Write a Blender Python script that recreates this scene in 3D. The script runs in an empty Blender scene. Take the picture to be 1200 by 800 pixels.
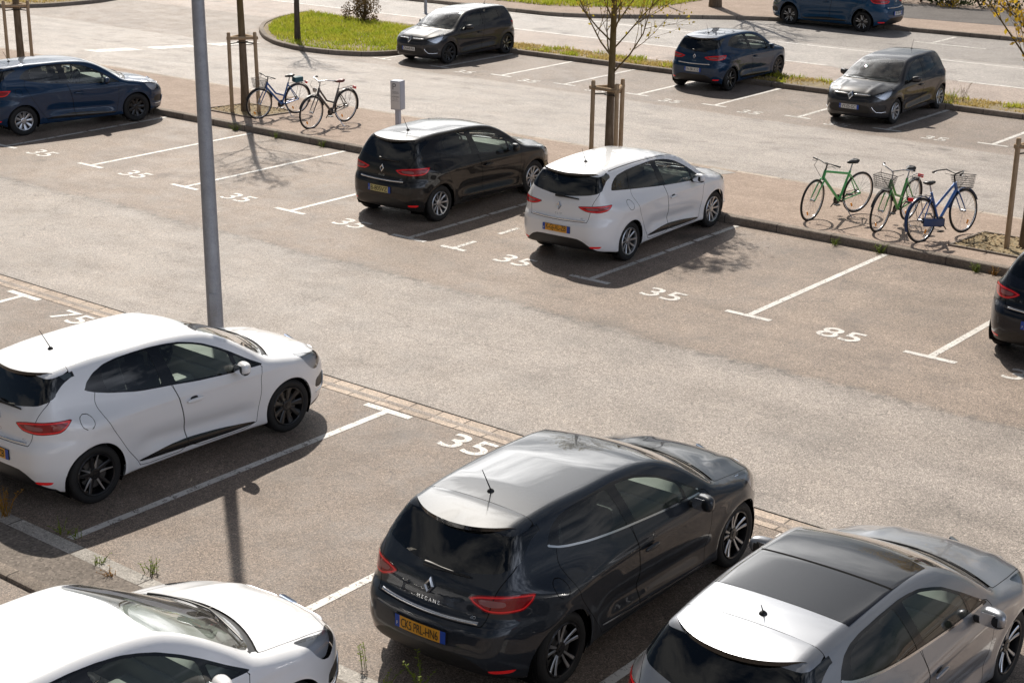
import bpy, bmesh, math, random
import numpy as np
from mathutils import Vector, Matrix, Euler, noise as mnoise

SC = bpy.context.scene
COL = SC.collection
R = math.radians
rng = random.Random(7)
NR = np.random.RandomState(11)

# ------------------------------------------------------------------ naming helpers
def tag(o, label=None, cat=None, group=None, kind=None):
    if label: o['label'] = label
    if cat: o['category'] = cat
    if group: o['group'] = group
    if kind: o['kind'] = kind
    return o

def empty(name, loc=(0, 0, 0), rz=0.0, label=None, cat=None, group=None):
    o = bpy.data.objects.new(name, None)
    o.empty_display_size = .2
    COL.objects.link(o)
    o.location = loc
    o.rotation_euler = (0, 0, rz)
    tag(o, label, cat, group)
    return o

def link(name, me, parent=None, loc=None, rot=None):
    o = bpy.data.objects.new(name, me)
    COL.objects.link(o)
    if parent is not None: o.parent = parent
    if loc is not None: o.location = loc
    if rot is not None: o.rotation_euler = rot
    return o

def kids(o):
    return [c for c in COL.objects if c.parent == o]

def copy_tree(o, parent=None):
    c = o.copy()
    COL.objects.link(c)
    c.parent = parent
    for ch in list(o.children):
        copy_tree(ch, c)
    return c

def mesh_np(name, V, F, mats=None, fm=None, smooth=True, N=None):
    """numpy/list arrays -> mesh, optional per-vertex custom normals"""
    me = bpy.data.meshes.new(name)
    me.from_pydata([tuple(v) for v in V], [], [tuple(f) for f in F])
    if mats is not None:
        for m in (mats if isinstance(mats, (list, tuple)) else [mats]): me.materials.append(m)
    if fm is not None: me.polygons.foreach_set('material_index', np.array(fm, dtype=np.int32))
    me.polygons.foreach_set('use_smooth', np.full(len(me.polygons), bool(smooth)))
    me.update()
    if N is not None:
        me.normals_split_custom_set_from_vertices([tuple(n) for n in N])
    return me

class MB:
    """mesh builder collecting simple solids into one bmesh"""
    def __init__(self): self.bm = bmesh.new()
    def box(self, c, s, rot=None, mi=0, bev=0.0):
        r = bmesh.ops.create_cube(self.bm, size=1.0)
        M = Matrix.Translation(c) @ (rot.to_4x4() if rot is not None else Matrix.Identity(4)) @ Matrix.Diagonal((s[0], s[1], s[2], 1))
        bmesh.ops.transform(self.bm, matrix=M, verts=r['verts'])
        fs = set(f for v in r['verts'] for f in v.link_faces)
        for f in fs: f.material_index = mi
        if bev > 0:
            es = list(set(e for v in r['verts'] for e in v.link_edges))
            q = bmesh.ops.bevel(self.bm, geom=es, offset=bev, segments=2, affect='EDGES', profile=.6)
            for f in q['faces']: f.material_index = mi
        return self
    def tube(self, pts, r, n=8, mi=0, cap=True, closed=False, smooth=True):
        pts = [Vector(p) for p in pts]
        rs = r if isinstance(r, (list, tuple)) else [r] * len(pts)
        rings = []; prev = None
        m = len(pts)
        for i, p in enumerate(pts):
            if closed: d = pts[(i + 1) % m] - pts[i - 1]
            else: d = pts[min(i + 1, m - 1)] - pts[max(i - 1, 0)]
            if d.length < 1e-9: d = Vector((0, 0, 1))
            d.normalize()
            if prev is None:
                a = Vector((0, 0, 1)) if abs(d.z) < .9 else Vector((1, 0, 0))
                u = d.cross(a).normalized()
            else:
                u = prev - d * prev.dot(d)
                u = u.normalized() if u.length > 1e-6 else d.orthogonal().normalized()
            prev = u
            w = d.cross(u)
            rings.append([self.bm.verts.new(p + (u * math.cos(2 * math.pi * k / n) + w * math.sin(2 * math.pi * k / n)) * rs[i]) for k in range(n)])
        rg = range(m) if closed else range(m - 1)
        for i in rg:
            A, B = rings[i], rings[(i + 1) % m]
            for k in range(n):
                f = self.bm.faces.new((A[k], A[(k + 1) % n], B[(k + 1) % n], B[k]))
                f.material_index = mi; f.smooth = smooth
        if cap and not closed:
            f = self.bm.faces.new(rings[0][::-1]); f.material_index = mi
            f = self.bm.faces.new(rings[-1]); f.material_index = mi
        return self
    def lathe(self, prof, n=32, axis='y', c=(0, 0, 0), mi=0, smooth=True, closed=False):
        """prof: list of (axial, radius)"""
        rings = []
        for a, r in prof:
            ring = []
            for k in range(n):
                t = 2 * math.pi * k / n
                if axis == 'y': p = (c[0] + r * math.cos(t), c[1] + a, c[2] + r * math.sin(t))
                elif axis == 'z': p = (c[0] + r * math.cos(t), c[1] + r * math.sin(t), c[2] + a)
                else: p = (c[0] + a, c[1] + r * math.cos(t), c[2] + r * math.sin(t))
                ring.append(self.bm.verts.new(p))
            rings.append(ring)
        m = len(rings)
        for i in (range(m) if closed else range(m - 1)):
            A, B = rings[i], rings[(i + 1) % m]
            for k in range(n):
                f = self.bm.faces.new((A[k], B[k], B[(k + 1) % n], A[(k + 1) % n]))
                f.material_index = mi; f.smooth = smooth
        return self
    def poly(self, pts, mi=0):
        f = self.bm.faces.new([self.bm.verts.new(p) for p in pts]); f.material_index = mi
        return self
    def prism(self, outline, h, M=None, mi=0):
        """2-D outline extruded along local z, then transformed by M"""
        M = M or Matrix.Identity(4)
        a = [self.bm.verts.new(M @ Vector((x, y, 0))) for x, y in outline]
        b = [self.bm.verts.new(M @ Vector((x, y, h))) for x, y in outline]
        n = len(a)
        fs = [self.bm.faces.new(a[::-1]), self.bm.faces.new(b)]
        for k in range(n): fs.append(self.bm.faces.new((a[k], a[(k + 1) % n], b[(k + 1) % n], b[k])))
        for f in fs: f.material_index = mi
        return self
    def mesh(self, name, mats, recalc=False, smooth_angle=None):
        if recalc: bmesh.ops.recalc_face_normals(self.bm, faces=self.bm.faces[:])
        me = bpy.data.meshes.new(name)
        self.bm.to_mesh(me); self.bm.free()
        for m in (mats if isinstance(mats, (list, tuple)) else [mats]): me.materials.append(m)
        if smooth_angle is not None:
            me.polygons.foreach_set('use_smooth', np.full(len(me.polygons), True))
            me.set_sharp_from_angle(angle=R(smooth_angle))
        return me
    def build(self, name, mats, parent=None, loc=None, rot=None, recalc=True, smooth_angle=40):
        return link(name, self.mesh(name, mats, recalc, smooth_angle), parent, loc, rot)

# ------------------------------------------------------------------ materials
def mat(name, color=(.5, .5, .5), rough=.5, metal=0.0, coat=0.0, coat_r=.03, spec=.5, emit=None, es=0.0):
    m = bpy.data.materials.new(name); m.use_nodes = True
    b = m.node_tree.nodes['Principled BSDF']
    b.inputs['Base Color'].default_value = (*color, 1)
    b.inputs['Roughness'].default_value = rough
    b.inputs['Metallic'].default_value = metal
    b.inputs['Coat Weight'].default_value = coat
    b.inputs['Coat Roughness'].default_value = coat_r
    b.inputs['Specular IOR Level'].default_value = spec
    if emit:
        b.inputs['Emission Color'].default_value = (*emit, 1)
        b.inputs['Emission Strength'].default_value = es
    return m

class NT:
    """tiny node-graph helper"""
    def __init__(self, m):
        self.m = m; self.t = m.node_tree; self.n = self.t.nodes; self.l = self.t.links
        self.bsdf = self.n.get('Principled BSDF')
    def node(self, typ, **kw):
        x = self.n.new(typ)
        for k, v in kw.items():
            if k in ('inp',):
                for a, b in v.items():
                    if hasattr(b, 'is_output'): self.l.new(b, x.inputs[a])
                    else: x.inputs[a].default_value = b
            else: setattr(x, k, v)
        return x
    def link(self, a, b): self.l.new(a, b)
    def coords(self, space='Object'):
        return self.node('ShaderNodeTexCoord').outputs[space]
    def pos(self):
        return self.node('ShaderNodeNewGeometry').outputs['Position']
    def noise(self, vec, scale, detail=4, rough=.55, out='Fac', dist=0.0):
        x = self.node('ShaderNodeTexNoise', inp={'Vector': vec, 'Scale': scale, 'Detail': detail, 'Roughness': rough, 'Distortion': dist})
        return x.outputs[out]
    def ramp(self, fac, stops, interp='LINEAR'):
        x = self.node('ShaderNodeValToRGB'); self.l.new(fac, x.inputs[0])
        e = x.color_ramp.elements
        x.color_ramp.interpolation = interp
        while len(e) < len(stops): e.new(.5)
        for i, (p, c) in enumerate(stops):
            e[i].position = p
            e[i].color = (*c, 1) if isinstance(c, tuple) else (c, c, c, 1)
        return x.outputs[0]
    def mix(self, fac, a, b, mode='MIX'):
        x = self.node('ShaderNodeMix', data_type='RGBA', blend_type=mode)
        for s, v in ((x.inputs[0], fac), (x.inputs[6], a), (x.inputs[7], b)):
            if hasattr(v, 'is_output'): self.l.new(v, s)
            elif isinstance(v, tuple): s.default_value = (*v, 1)
            else: s.default_value = v
        return x.outputs[2]
    def math(self, op, a, b=None, c=None, clamp=False):
        x = self.node('ShaderNodeMath', operation=op, use_clamp=clamp)
        for s, v in zip(x.inputs, (a, b, c)):
            if v is None: continue
            if hasattr(v, 'is_output'): self.l.new(v, s)
            else: s.default_value = v
        return x.outputs[0]
    def bump(self, h, strength=.3, dist=.01, normal=None):
        x = self.node('ShaderNodeBump', inp={'Height': h, 'Strength': strength, 'Distance': dist})
        if normal is not None: self.l.new(normal, x.inputs['Normal'])
        return x.outputs[0]
# ------------------------------------------------------------------ car materials
def paint(name, color, metal=0.0, rough=.35, flake=0.0, dust=0.06, spec=.5):
    m = mat(name, color, rough, metal, 1.0, .012, spec)
    g = NT(m)
    co = g.coords()
    d = g.noise(co, 3.0, 5, .65)
    d2 = g.noise(co, 40.0, 3, .6)
    dd = g.math('MULTIPLY', g.ramp(d, [(.42, 0.0), (.75, 1.0)]), g.ramp(d2, [(.3, .3), (.8, 1.0)]))
    # road dust low on the body
    sep = g.node('ShaderNodeSeparateXYZ', inp={0: co})
    low = g.math('MULTIPLY_ADD', sep.outputs[2], -1.8, 1.0, clamp=True)
    amt = g.math('MULTIPLY', g.math('ADD', g.math('MULTIPLY', low, .55), .25), dd)
    amt = g.math('MULTIPLY', amt, dust * 3)
    if flake:
        fl = g.noise(co, 900.0, 1, .5)
        col = g.mix(g.ramp(fl, [(.35, 0.0), (.7, 1.0)]), color, tuple(min(1, c * (1 + flake) + .01 * flake) for c in color))
    else: col = color
    g.link(g.mix(amt, col, (.23, .20, .17)), g.bsdf.inputs['Base Color'])
    g.link(g.math('ADD', g.math('MULTIPLY', amt, .5), .008), g.bsdf.inputs['Coat Roughness'])
    return m

def glass_mat(name, tint, refl=1.0, dust=(.0, .008)):
    m = bpy.data.materials.new(name); m.use_nodes = True
    g = NT(m)
    g.n.remove(g.bsdf)
    out = g.n['Material Output']
    tr = g.node('ShaderNodeBsdfTransparent', inp={'Color': (*tint, 1)})
    gl = g.node('ShaderNodeBsdfGlossy', inp={'Color': (1, 1, 1, 1), 'Roughness': .01})
    fr = g.node('ShaderNodeFresnel', inp={'IOR': 1.5})
    lp = g.math('MULTIPLY_ADD', fr.outputs[0], 1.55 * refl, .0, clamp=True)
    mx = g.node('ShaderNodeMixShader', inp={0: lp, 1: tr.outputs[0], 2: gl.outputs[0]})
    # a trace of dust; on windscreens a pale veil painted for sky reflection
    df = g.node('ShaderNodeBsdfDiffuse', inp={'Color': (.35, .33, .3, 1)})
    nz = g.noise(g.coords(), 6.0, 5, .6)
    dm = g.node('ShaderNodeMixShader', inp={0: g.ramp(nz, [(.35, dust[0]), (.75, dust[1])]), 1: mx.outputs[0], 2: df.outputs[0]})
    g.link(dm.outputs[0], out.inputs[0])
    return m

PAINT = {
    'white': paint('white_paint', (.90, .905, .92), dust=.012),
    'black': paint('black_metallic_paint', (.008, .0072, .0072), .0, .42, .5, .008, .12),
    'darkblue': paint('midnight_blue_paint', (.0025, .005, .012), .0, .4, .5, .008, .05),
    'slate': paint('slate_metallic_paint', (.014, .0185, .026), .05, .4, .6, .008, .15),
    'grey': paint('grey_metallic_paint', (.020, .020, .023), .15, .4, .6, .012, .1),
    'blue': paint('blue_metallic_paint', (.0018, .022, .060), .1, .38, .5, .008, .1),
    'farblue': paint('bright_blue_paint', (.0018, .036, .09), .1, .34, .7, .01, .08),
    'silver': paint('silver_metallic_paint', (.36, .375, .405), .75, .32, .25, .02),
}
M_GLASS = glass_mat('window_glass', (.82, .90, .87), 1.15)
M_PRIV = glass_mat('dark_tinted_glass', (.27, .30, .305), 1.25)
M_SCREEN = glass_mat('windscreen_glass', (.74, .82, .79), 1.3, (.05, .26))  # patchy pale veil in the colour imitates bright cloud reflection
M_LENS = glass_mat('lamp_lens', (.9, .92, .95))
M_BLACK = mat('black_plastic', (.012, .012, .013), .45)
M_GLOSSK = mat('gloss_black_trim', (.008, .008, .009), .12, 0, .6)
M_RUBBER = mat('tyre_rubber', (.012, .012, .0125), .75)
M_GAP = mat('panel_gap', (.004, .004, .004), .9, spec=.1)
M_CHROME = mat('chrome', (.85, .86, .88), .14, 1.0)
M_ALLOY = mat('alloy_silver', (.52, .53, .55), .3, .9)
M_ALLOYK = mat('alloy_black', (.012, .012, .014), .35, .3, .4)
M_DISC = mat('brake_disc', (.10, .095, .09), .5, .6)
M_RED = mat('red_lamp', (.27, .004, .007), .15, 0, .6)
M_REDB = mat('bright_red_lamp', (.75, .012, .016), .2, 0, .5, emit=(1, .03, .03), es=.10)
M_LAMPW = mat('clear_lamp', (.34, .12, .12), .2, .2, .6)
M_LAMPD = mat('lamp_housing', (.80, .81, .83), .3, .35)
M_INT = mat('interior_fabric', (.15, .15, .148), .85)
M_INTL = mat('interior_plastic', (.30, .30, .285), .6)
M_DASH = mat('dashboard_plastic', (.34, .34, .32), .6)
M_HEAD = mat('headlining', (.45, .44, .41), .9)
M_PLATEY = mat('plate_yellow', (.78, .36, .025), .35)
M_PLATEP = mat('plate_pale', (.60, .52, .22), .35)
M_PLATEW = mat('plate_white', (.72, .72, .70), .35)
M_PLATEB = mat('plate_blue', (.012, .07, .42), .35)
M_INK = mat('plate_ink', (.01, .01, .01), .5)
M_EUY = mat('plate_letter_white', (.8, .8, .75), .4)

# ------------------------------------------------------------------ implicit car body
def pchip(xs, ys, n=3000):
    xs = np.array(xs, float); ys = np.array(ys, float)
    h = np.diff(xs); d = np.diff(ys) / h
    m = np.zeros(len(xs))
    m[0] = d[0]; m[-1] = d[-1]
    for i in range(1, len(xs) - 1):
        if d[i - 1] * d[i] <= 0: m[i] = 0
        else:
            w1 = 2 * h[i] + h[i - 1]; w2 = h[i] + 2 * h[i - 1]
            m[i] = (w1 + w2) / (w1 / d[i - 1] + w2 / d[i])
    X = np.linspace(xs[0], xs[-1], n)
    k = np.clip(np.searchsorted(xs, X) - 1, 0, len(xs) - 2)
    t = (X - xs[k]) / h[k]
    Y = (2*t**3 - 3*t**2 + 1) * ys[k] + (t**3 - 2*t**2 + t) * h[k] * m[k] + (-2*t**3 + 3*t**2) * ys[k + 1] + (t**3 - t**2) * h[k] * m[k + 1]
    # light smoothing so that highlights flow
    ker = np.hanning(61); ker /= ker.sum()
    Y = np.convolve(np.pad(Y, 30, mode='reflect', reflect_type='odd'), ker, 'valid')
    def f(x): return np.interp(x, X, Y)
    return f

def smax(a, b, k):
    h = np.maximum(k - np.abs(a - b), 0) / k
    return np.maximum(a, b) + h * h * k * .25

def gauss(x): return np.exp(-x * x)

def sstep(a, b, x):
    t = np.clip((x - a) / (b - a), 0, 1)
    return t * t * (3 - 2 * t)

class CarShape:
    def __init__(s, P):
        s.P = P
        s.zc = pchip(*zip(*P['top'])); s.xr = pchip(*zip(*P['rear'])); s.xf = pchip(*zip(*P['front']))
        s.sec = pchip(*zip(*P['section'])); s.pl = pchip(*zip(*P['plan_low'])); s.ph = pchip(*zip(*P['plan_high']))
        s.crown = pchip(*zip(*P['crown'])); s.kx = pchip(*zip(*P['kx']))
        s.zb = pchip(*zip(*P['bottom']))
        s.wb = P['wb']; s.wr = P['wr']
    def Z(s, x, y):
        y2 = np.minimum(np.abs(y), .9) ** 2
        return s.zc(x + s.kx(x) * y2) - s.crown(x) * (np.abs(y) / .75) ** 2.2
    def Y(s, x, z):
        P = s.P
        hi = sstep(P['belt'] - .16, P['belt'] + .12, z)
        Y = s.sec(z) + s.pl(x) * (1 - hi) + s.ph(x) * hi
        Y = Y + P['haunch'] * gauss((x + .0) / .55) * gauss((z - .84) / .12)
        Y = Y + .012 * gauss((x - s.wb - .05) / .5) * gauss((z - .80) / .13)
        for cx in (0.0, s.wb):
            rho = np.hypot(x - cx, z - s.wr)
            Y = Y + .013 * gauss((rho - s.wr - .055) / .06) * (z > .1)
        zl = P['crease'] + .045 * (1.3 - x)
        win = sstep(.42, .75, x) * (1 - sstep(s.wb - .75, s.wb - .35, x))
        Y = Y - .030 * gauss((z - zl) / .085) * win + .010 * gauss((z - zl + .15) / .05) * win
        # shoulder crease
        zs = P['belt'] - .12 + .02 * (1.3 - x)
        Y = Y + .006 * gauss((z - zs) / .02) * sstep(-.1, .6, x) * (1 - sstep(s.wb - .4, s.wb + .1, x))
        return Y
    def Xr(s, y, z):
        a = np.abs(y); P = s.P
        return s.xr(z) + P['rbow'] * (a / .8) ** 2 + .42 * np.maximum(0, (a - .48) / .42) ** 2.6
    def Xf(s, y, z):
        a = np.abs(y); P = s.P
        return s.xf(z) - P['fbow'] * (a / .8) ** 2 - .45 * np.maximum(0, (a - .42) / .45) ** 2.3
    def F(s, p):
        x, y, z = p[..., 0], np.abs(p[..., 1]), p[..., 2]
        fs = (y - s.Y(x, z)) * .93
        dz = (s.zc(x + .02) - s.zc(x - .02)) / .04
        ft = (z - s.Z(x, y)) / np.sqrt(1 + dz * dz)
        # bonnet feature: raised centre panel edges
        ft = ft - .010 * gauss((y - (.46 - .10 * (x - s.wb))) / .07) * sstep(s.wb - .05, s.wb + .15, x)
        dr = (s.xr(z + .02) - s.xr(z - .02)) / .04
        fr = (s.Xr(y, z) - x) / np.sqrt(1 + dr * dr)
        ff = (x - s.Xf(y, z)) * .9
        k = .05 + .02 * sstep(s.wb - .3, s.wb, x)
        f = smax(fs, ft, k)
        f = smax(f, fr, .07)
        f = smax(f, ff, .07)
        f = smax(f, s.zb(x) - z, .04)
        return f
    def N(s, p, h=.003):
        g = np.stack([(s.F(p + np.eye(3)[i] * h) - s.F(p - np.eye(3)[i] * h)) for i in range(3)], -1)
        return g / np.maximum(np.linalg.norm(g, axis=-1, keepdims=True), 1e-9)
    def shoot(s, O, D, rmax=1.9):
        """first outside crossing along rays"""
        ts = np.linspace(.02, rmax, 70)
        hit = np.full(len(O), rmax); done = np.zeros(len(O), bool); lo = np.full(len(O), .02)
        for a, b in zip(ts[:-1], ts[1:]):
            v = s.F(O + D * b) > 0
            new = v & ~done
            lo[new] = a; hit[new] = b; done |= v
        hi = hit.copy()
        for _ in range(18):
            m = .5 * (lo + hi); v = s.F(O + D * m[:, None]) > 0
            hi = np.where(v, m, hi); lo = np.where(v, lo, m)
        return O + D * hi[:, None]
    def base_mesh(s, step=.024, nt=112):
        P = s.P
        xa, xb = P['spine']; zs = .60
        th = np.linspace(-np.pi / 2, np.pi / 2, nt)
        sect = np.stack([np.zeros(nt), np.cos(th), np.sin(th)], -1)
        sect[0, 1] = sect[-1, 1] = 0
        rows = []
        nc = 34
        for i in range(1, nc):
            ph = np.pi / 2 * i / nc
            rows.append((np.array([xa, 0, zs]), np.stack([np.full(nt, -np.cos(ph)), np.sin(ph) * sect[:, 1], np.sin(ph) * sect[:, 2]], -1)))
        nm = int((xb - xa) / step)
        for i in range(nm + 1):
            rows.append((np.array([xa + (xb - xa) * i / nm, 0, zs]), sect.copy()))
        for i in range(1, nc):
            ph = np.pi / 2 * (1 - i / nc)
            rows.append((np.array([xb, 0, zs]), np.stack([np.full(nt, np.cos(ph)), np.sin(ph) * sect[:, 1], np.sin(ph) * sect[:, 2]], -1)))
        O = np.concatenate([np.repeat(o[None], nt, 0) for o, d in rows]); D = np.concatenate([d for o, d in rows])
        O = np.concatenate([O, [[xa, 0, zs], [xb, 0, zs]]]); D = np.concatenate([D, [[-1, 0, 0], [1, 0, 0]]])
        V = s.shoot(O, D)
        m = len(rows); F = []
        for i in range(m - 1):
            for j in range(nt - 1):
                a = i * nt + j
                F.append([a, a + nt, a + nt + 1, a + 1])
        pr, pf = m * nt, m * nt + 1
        for j in range(nt - 1):
            F.append([pr, j, j + 1]); b = (m - 1) * nt + j
            F.append([pf, b + 1, b])
        V[np.abs(V[:, 1]) < 1e-6, 1] = 0
        return V, [f[::-1] for f in F]

def chaikin(pts, it=2, closed=True, k=.18):
    P = [np.array(p, float) for p in pts]
    for _ in range(it):
        Q = []
        n = len(P)
        for i in range(n if closed else n - 1):
            a, b = P[i], P[(i + 1) % n]
            Q += [a * (1 - k) + b * k, a * k + b * (1 - k)]
        if not closed: Q = [P[0]] + Q + [P[-1]]
        P = Q
    return np.array(P)

def sd_poly(q, poly):
    """signed distance (neg inside) of Nx2 points to a polygon"""
    a = poly; b = np.roll(poly, -1, 0)
    d = np.full(len(q), 1e9); inside = np.zeros(len(q), bool)
    for (ax, ay), (bx, by) in zip(a, b):
        ex, ey = bx - ax, by - ay
        wx, wy = q[:, 0] - ax, q[:, 1] - ay
        t = np.clip((wx * ex + wy * ey) / (ex * ex + ey * ey + 1e-12), 0, 1)
        d = np.minimum(d, (wx - ex * t) ** 2 + (wy - ey * t) ** 2)
        c = ((ay <= q[:, 1]) != (by <= q[:, 1])) & (q[:, 0] < (bx - ax) * (q[:, 1] - ay) / (by - ay + 1e-12) + ax)
        inside ^= c
    d = np.sqrt(d)
    return np.where(inside, -d, d)

def sd_line(q, pts):
    d = np.full(len(q), 1e9)
    for a, b in zip(pts[:-1], pts[1:]):
        ex, ey = b[0] - a[0], b[1] - a[1]
        wx, wy = q[:, 0] - a[0], q[:, 1] - a[1]
        t = np.clip((wx * ex + wy * ey) / (ex * ex + ey * ey + 1e-12), 0, 1)
        d = np.minimum(d, (wx - ex * t) ** 2 + (wy - ey * t) ** 2)
    return np.sqrt(d)

class Cutter:
    def __init__(s, shape, V, F):
        s.S = shape; s.V = [tuple(v) for v in V]; s.F = [list(f) for f in F]
    def arr(s): return np.array(s.V)
    def refine(s, field, width):
        V = s.arr(); f = field(V)
        near = [np.min(np.abs(f[fc])) < width for fc in s.F]
        mid = {}
        def m(a, b):
            k = (a, b) if a < b else (b, a)
            if k not in mid:
                mid[k] = len(s.V); s.V.append(tuple((V[a] + V[b]) / 2))
            return mid[k]
        for fc, nr in zip(s.F, near):
            if nr and len(fc) == 4:
                for i in range(4): m(fc[i], fc[(i + 1) % 4])
        out = []
        for fc, nr in zip(s.F, near):
            n = len(fc)
            if nr and n == 4:
                e = [m(fc[i], fc[(i + 1) % 4]) for i in range(4)]
                c = len(s.V); s.V.append(tuple(np.mean([V[i] for i in fc], 0)))
                for i in range(4): out.append([e[i - 1], fc[i], e[i], c])
            else:
                ring = []
                for i in range(n):
                    a, b = fc[i], fc[(i + 1) % n]; ring.append(a)
                    k = (a, b) if a < b else (b, a)
                    if k in mid: ring.append(mid[k])
                out.append(ring)
        s.F = out
    def cut(s, field):
        V = s.arr(); f = field(V)
        f = np.where(np.abs(f) < 1e-5, 1e-5, f)
        pos = f > 0
        new = {}; edges = []
        out = []; todo = []
        for fi, face in enumerate(s.F):
            c = sum(1 for i in face if pos[i])
            if c == 0 or c == len(face): out.append(face)
            else:
                todo.append(face)
                for i in range(len(face)):
                    a, b = face[i], face[(i + 1) % len(face)]
                    if pos[a] != pos[b]:
                        k = (a, b) if a < b else (b, a)
                        if k not in new: new[k] = len(edges); edges.append(k)
        if not todo: return
        E = np.array(edges); A = V[E[:, 0]]; B = V[E[:, 1]]; fa = f[E[:, 0]]; fb = f[E[:, 1]]
        t0 = np.zeros(len(E)); t1 = np.ones(len(E))
        for _ in range(5):
            t = t0 + (t1 - t0) * np.clip(fa / (fa - fb), .02, .98)
            fm = field(A + (B - A) * t[:, None])
            same = (fm > 0) == (fa > 0)
            t0 = np.where(same, t, t0); fa = np.where(same, fm, fa)
            t1 = np.where(same, t1, t); fb = np.where(same, fb, fm)
        t = t0 + (t1 - t0) * np.clip(fa / (fa - fb + 1e-12), .0, 1)
        t = np.clip(t, .004, .996)
        Q = A + (B - A) * t[:, None]
        base = len(s.V); s.V += [tuple(q) for q in Q]
        for face in todo:
            ring = []; cuts = []
            for i in range(len(face)):
                a, b = face[i], face[(i + 1) % len(face)]
                ring.append(a)
                if pos[a] != pos[b]:
                    k = (a, b) if a < b else (b, a)
                    cuts.append(len(ring)); ring.append(base + new[k])
            if len(cuts) == 2:
                i, j = cuts
                out.append(ring[i:j + 1]); out.append(ring[j:] + ring[:i + 1])
            else:
                # several crossings: fan around the centre
                ctr = np.mean([s.V[v] for v in face], 0); ci = len(s.V); s.V.append(tuple(ctr))
                for i in range(len(ring)): out.append([ring[i], ring[(i + 1) % len(ring)], ci])
        s.F = out
    def keep(s, field_fn):
        """drop faces whose centroid has field<0"""
        C = s.cent(); f = field_fn(C)
        s.F = [fc for fc, v in zip(s.F, f) if v > 0]
    def cent(s):
        V = s.arr()
        return np.array([V[fc].mean(0) for fc in s.F])
    def finish(s):
        V = s.arr(); c = np.abs(V[:, 1]) < 1e-7
        for _ in range(2):
            N = s.S.N(V); f = s.S.F(V)
            V = V - N * np.clip(f, -.02, .02)[:, None]
        V[c, 1] = 0
        N = s.S.N(V); N[c, 1] = 0
        return V, N / np.maximum(np.linalg.norm(N, axis=1, keepdims=True), 1e-9)
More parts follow.
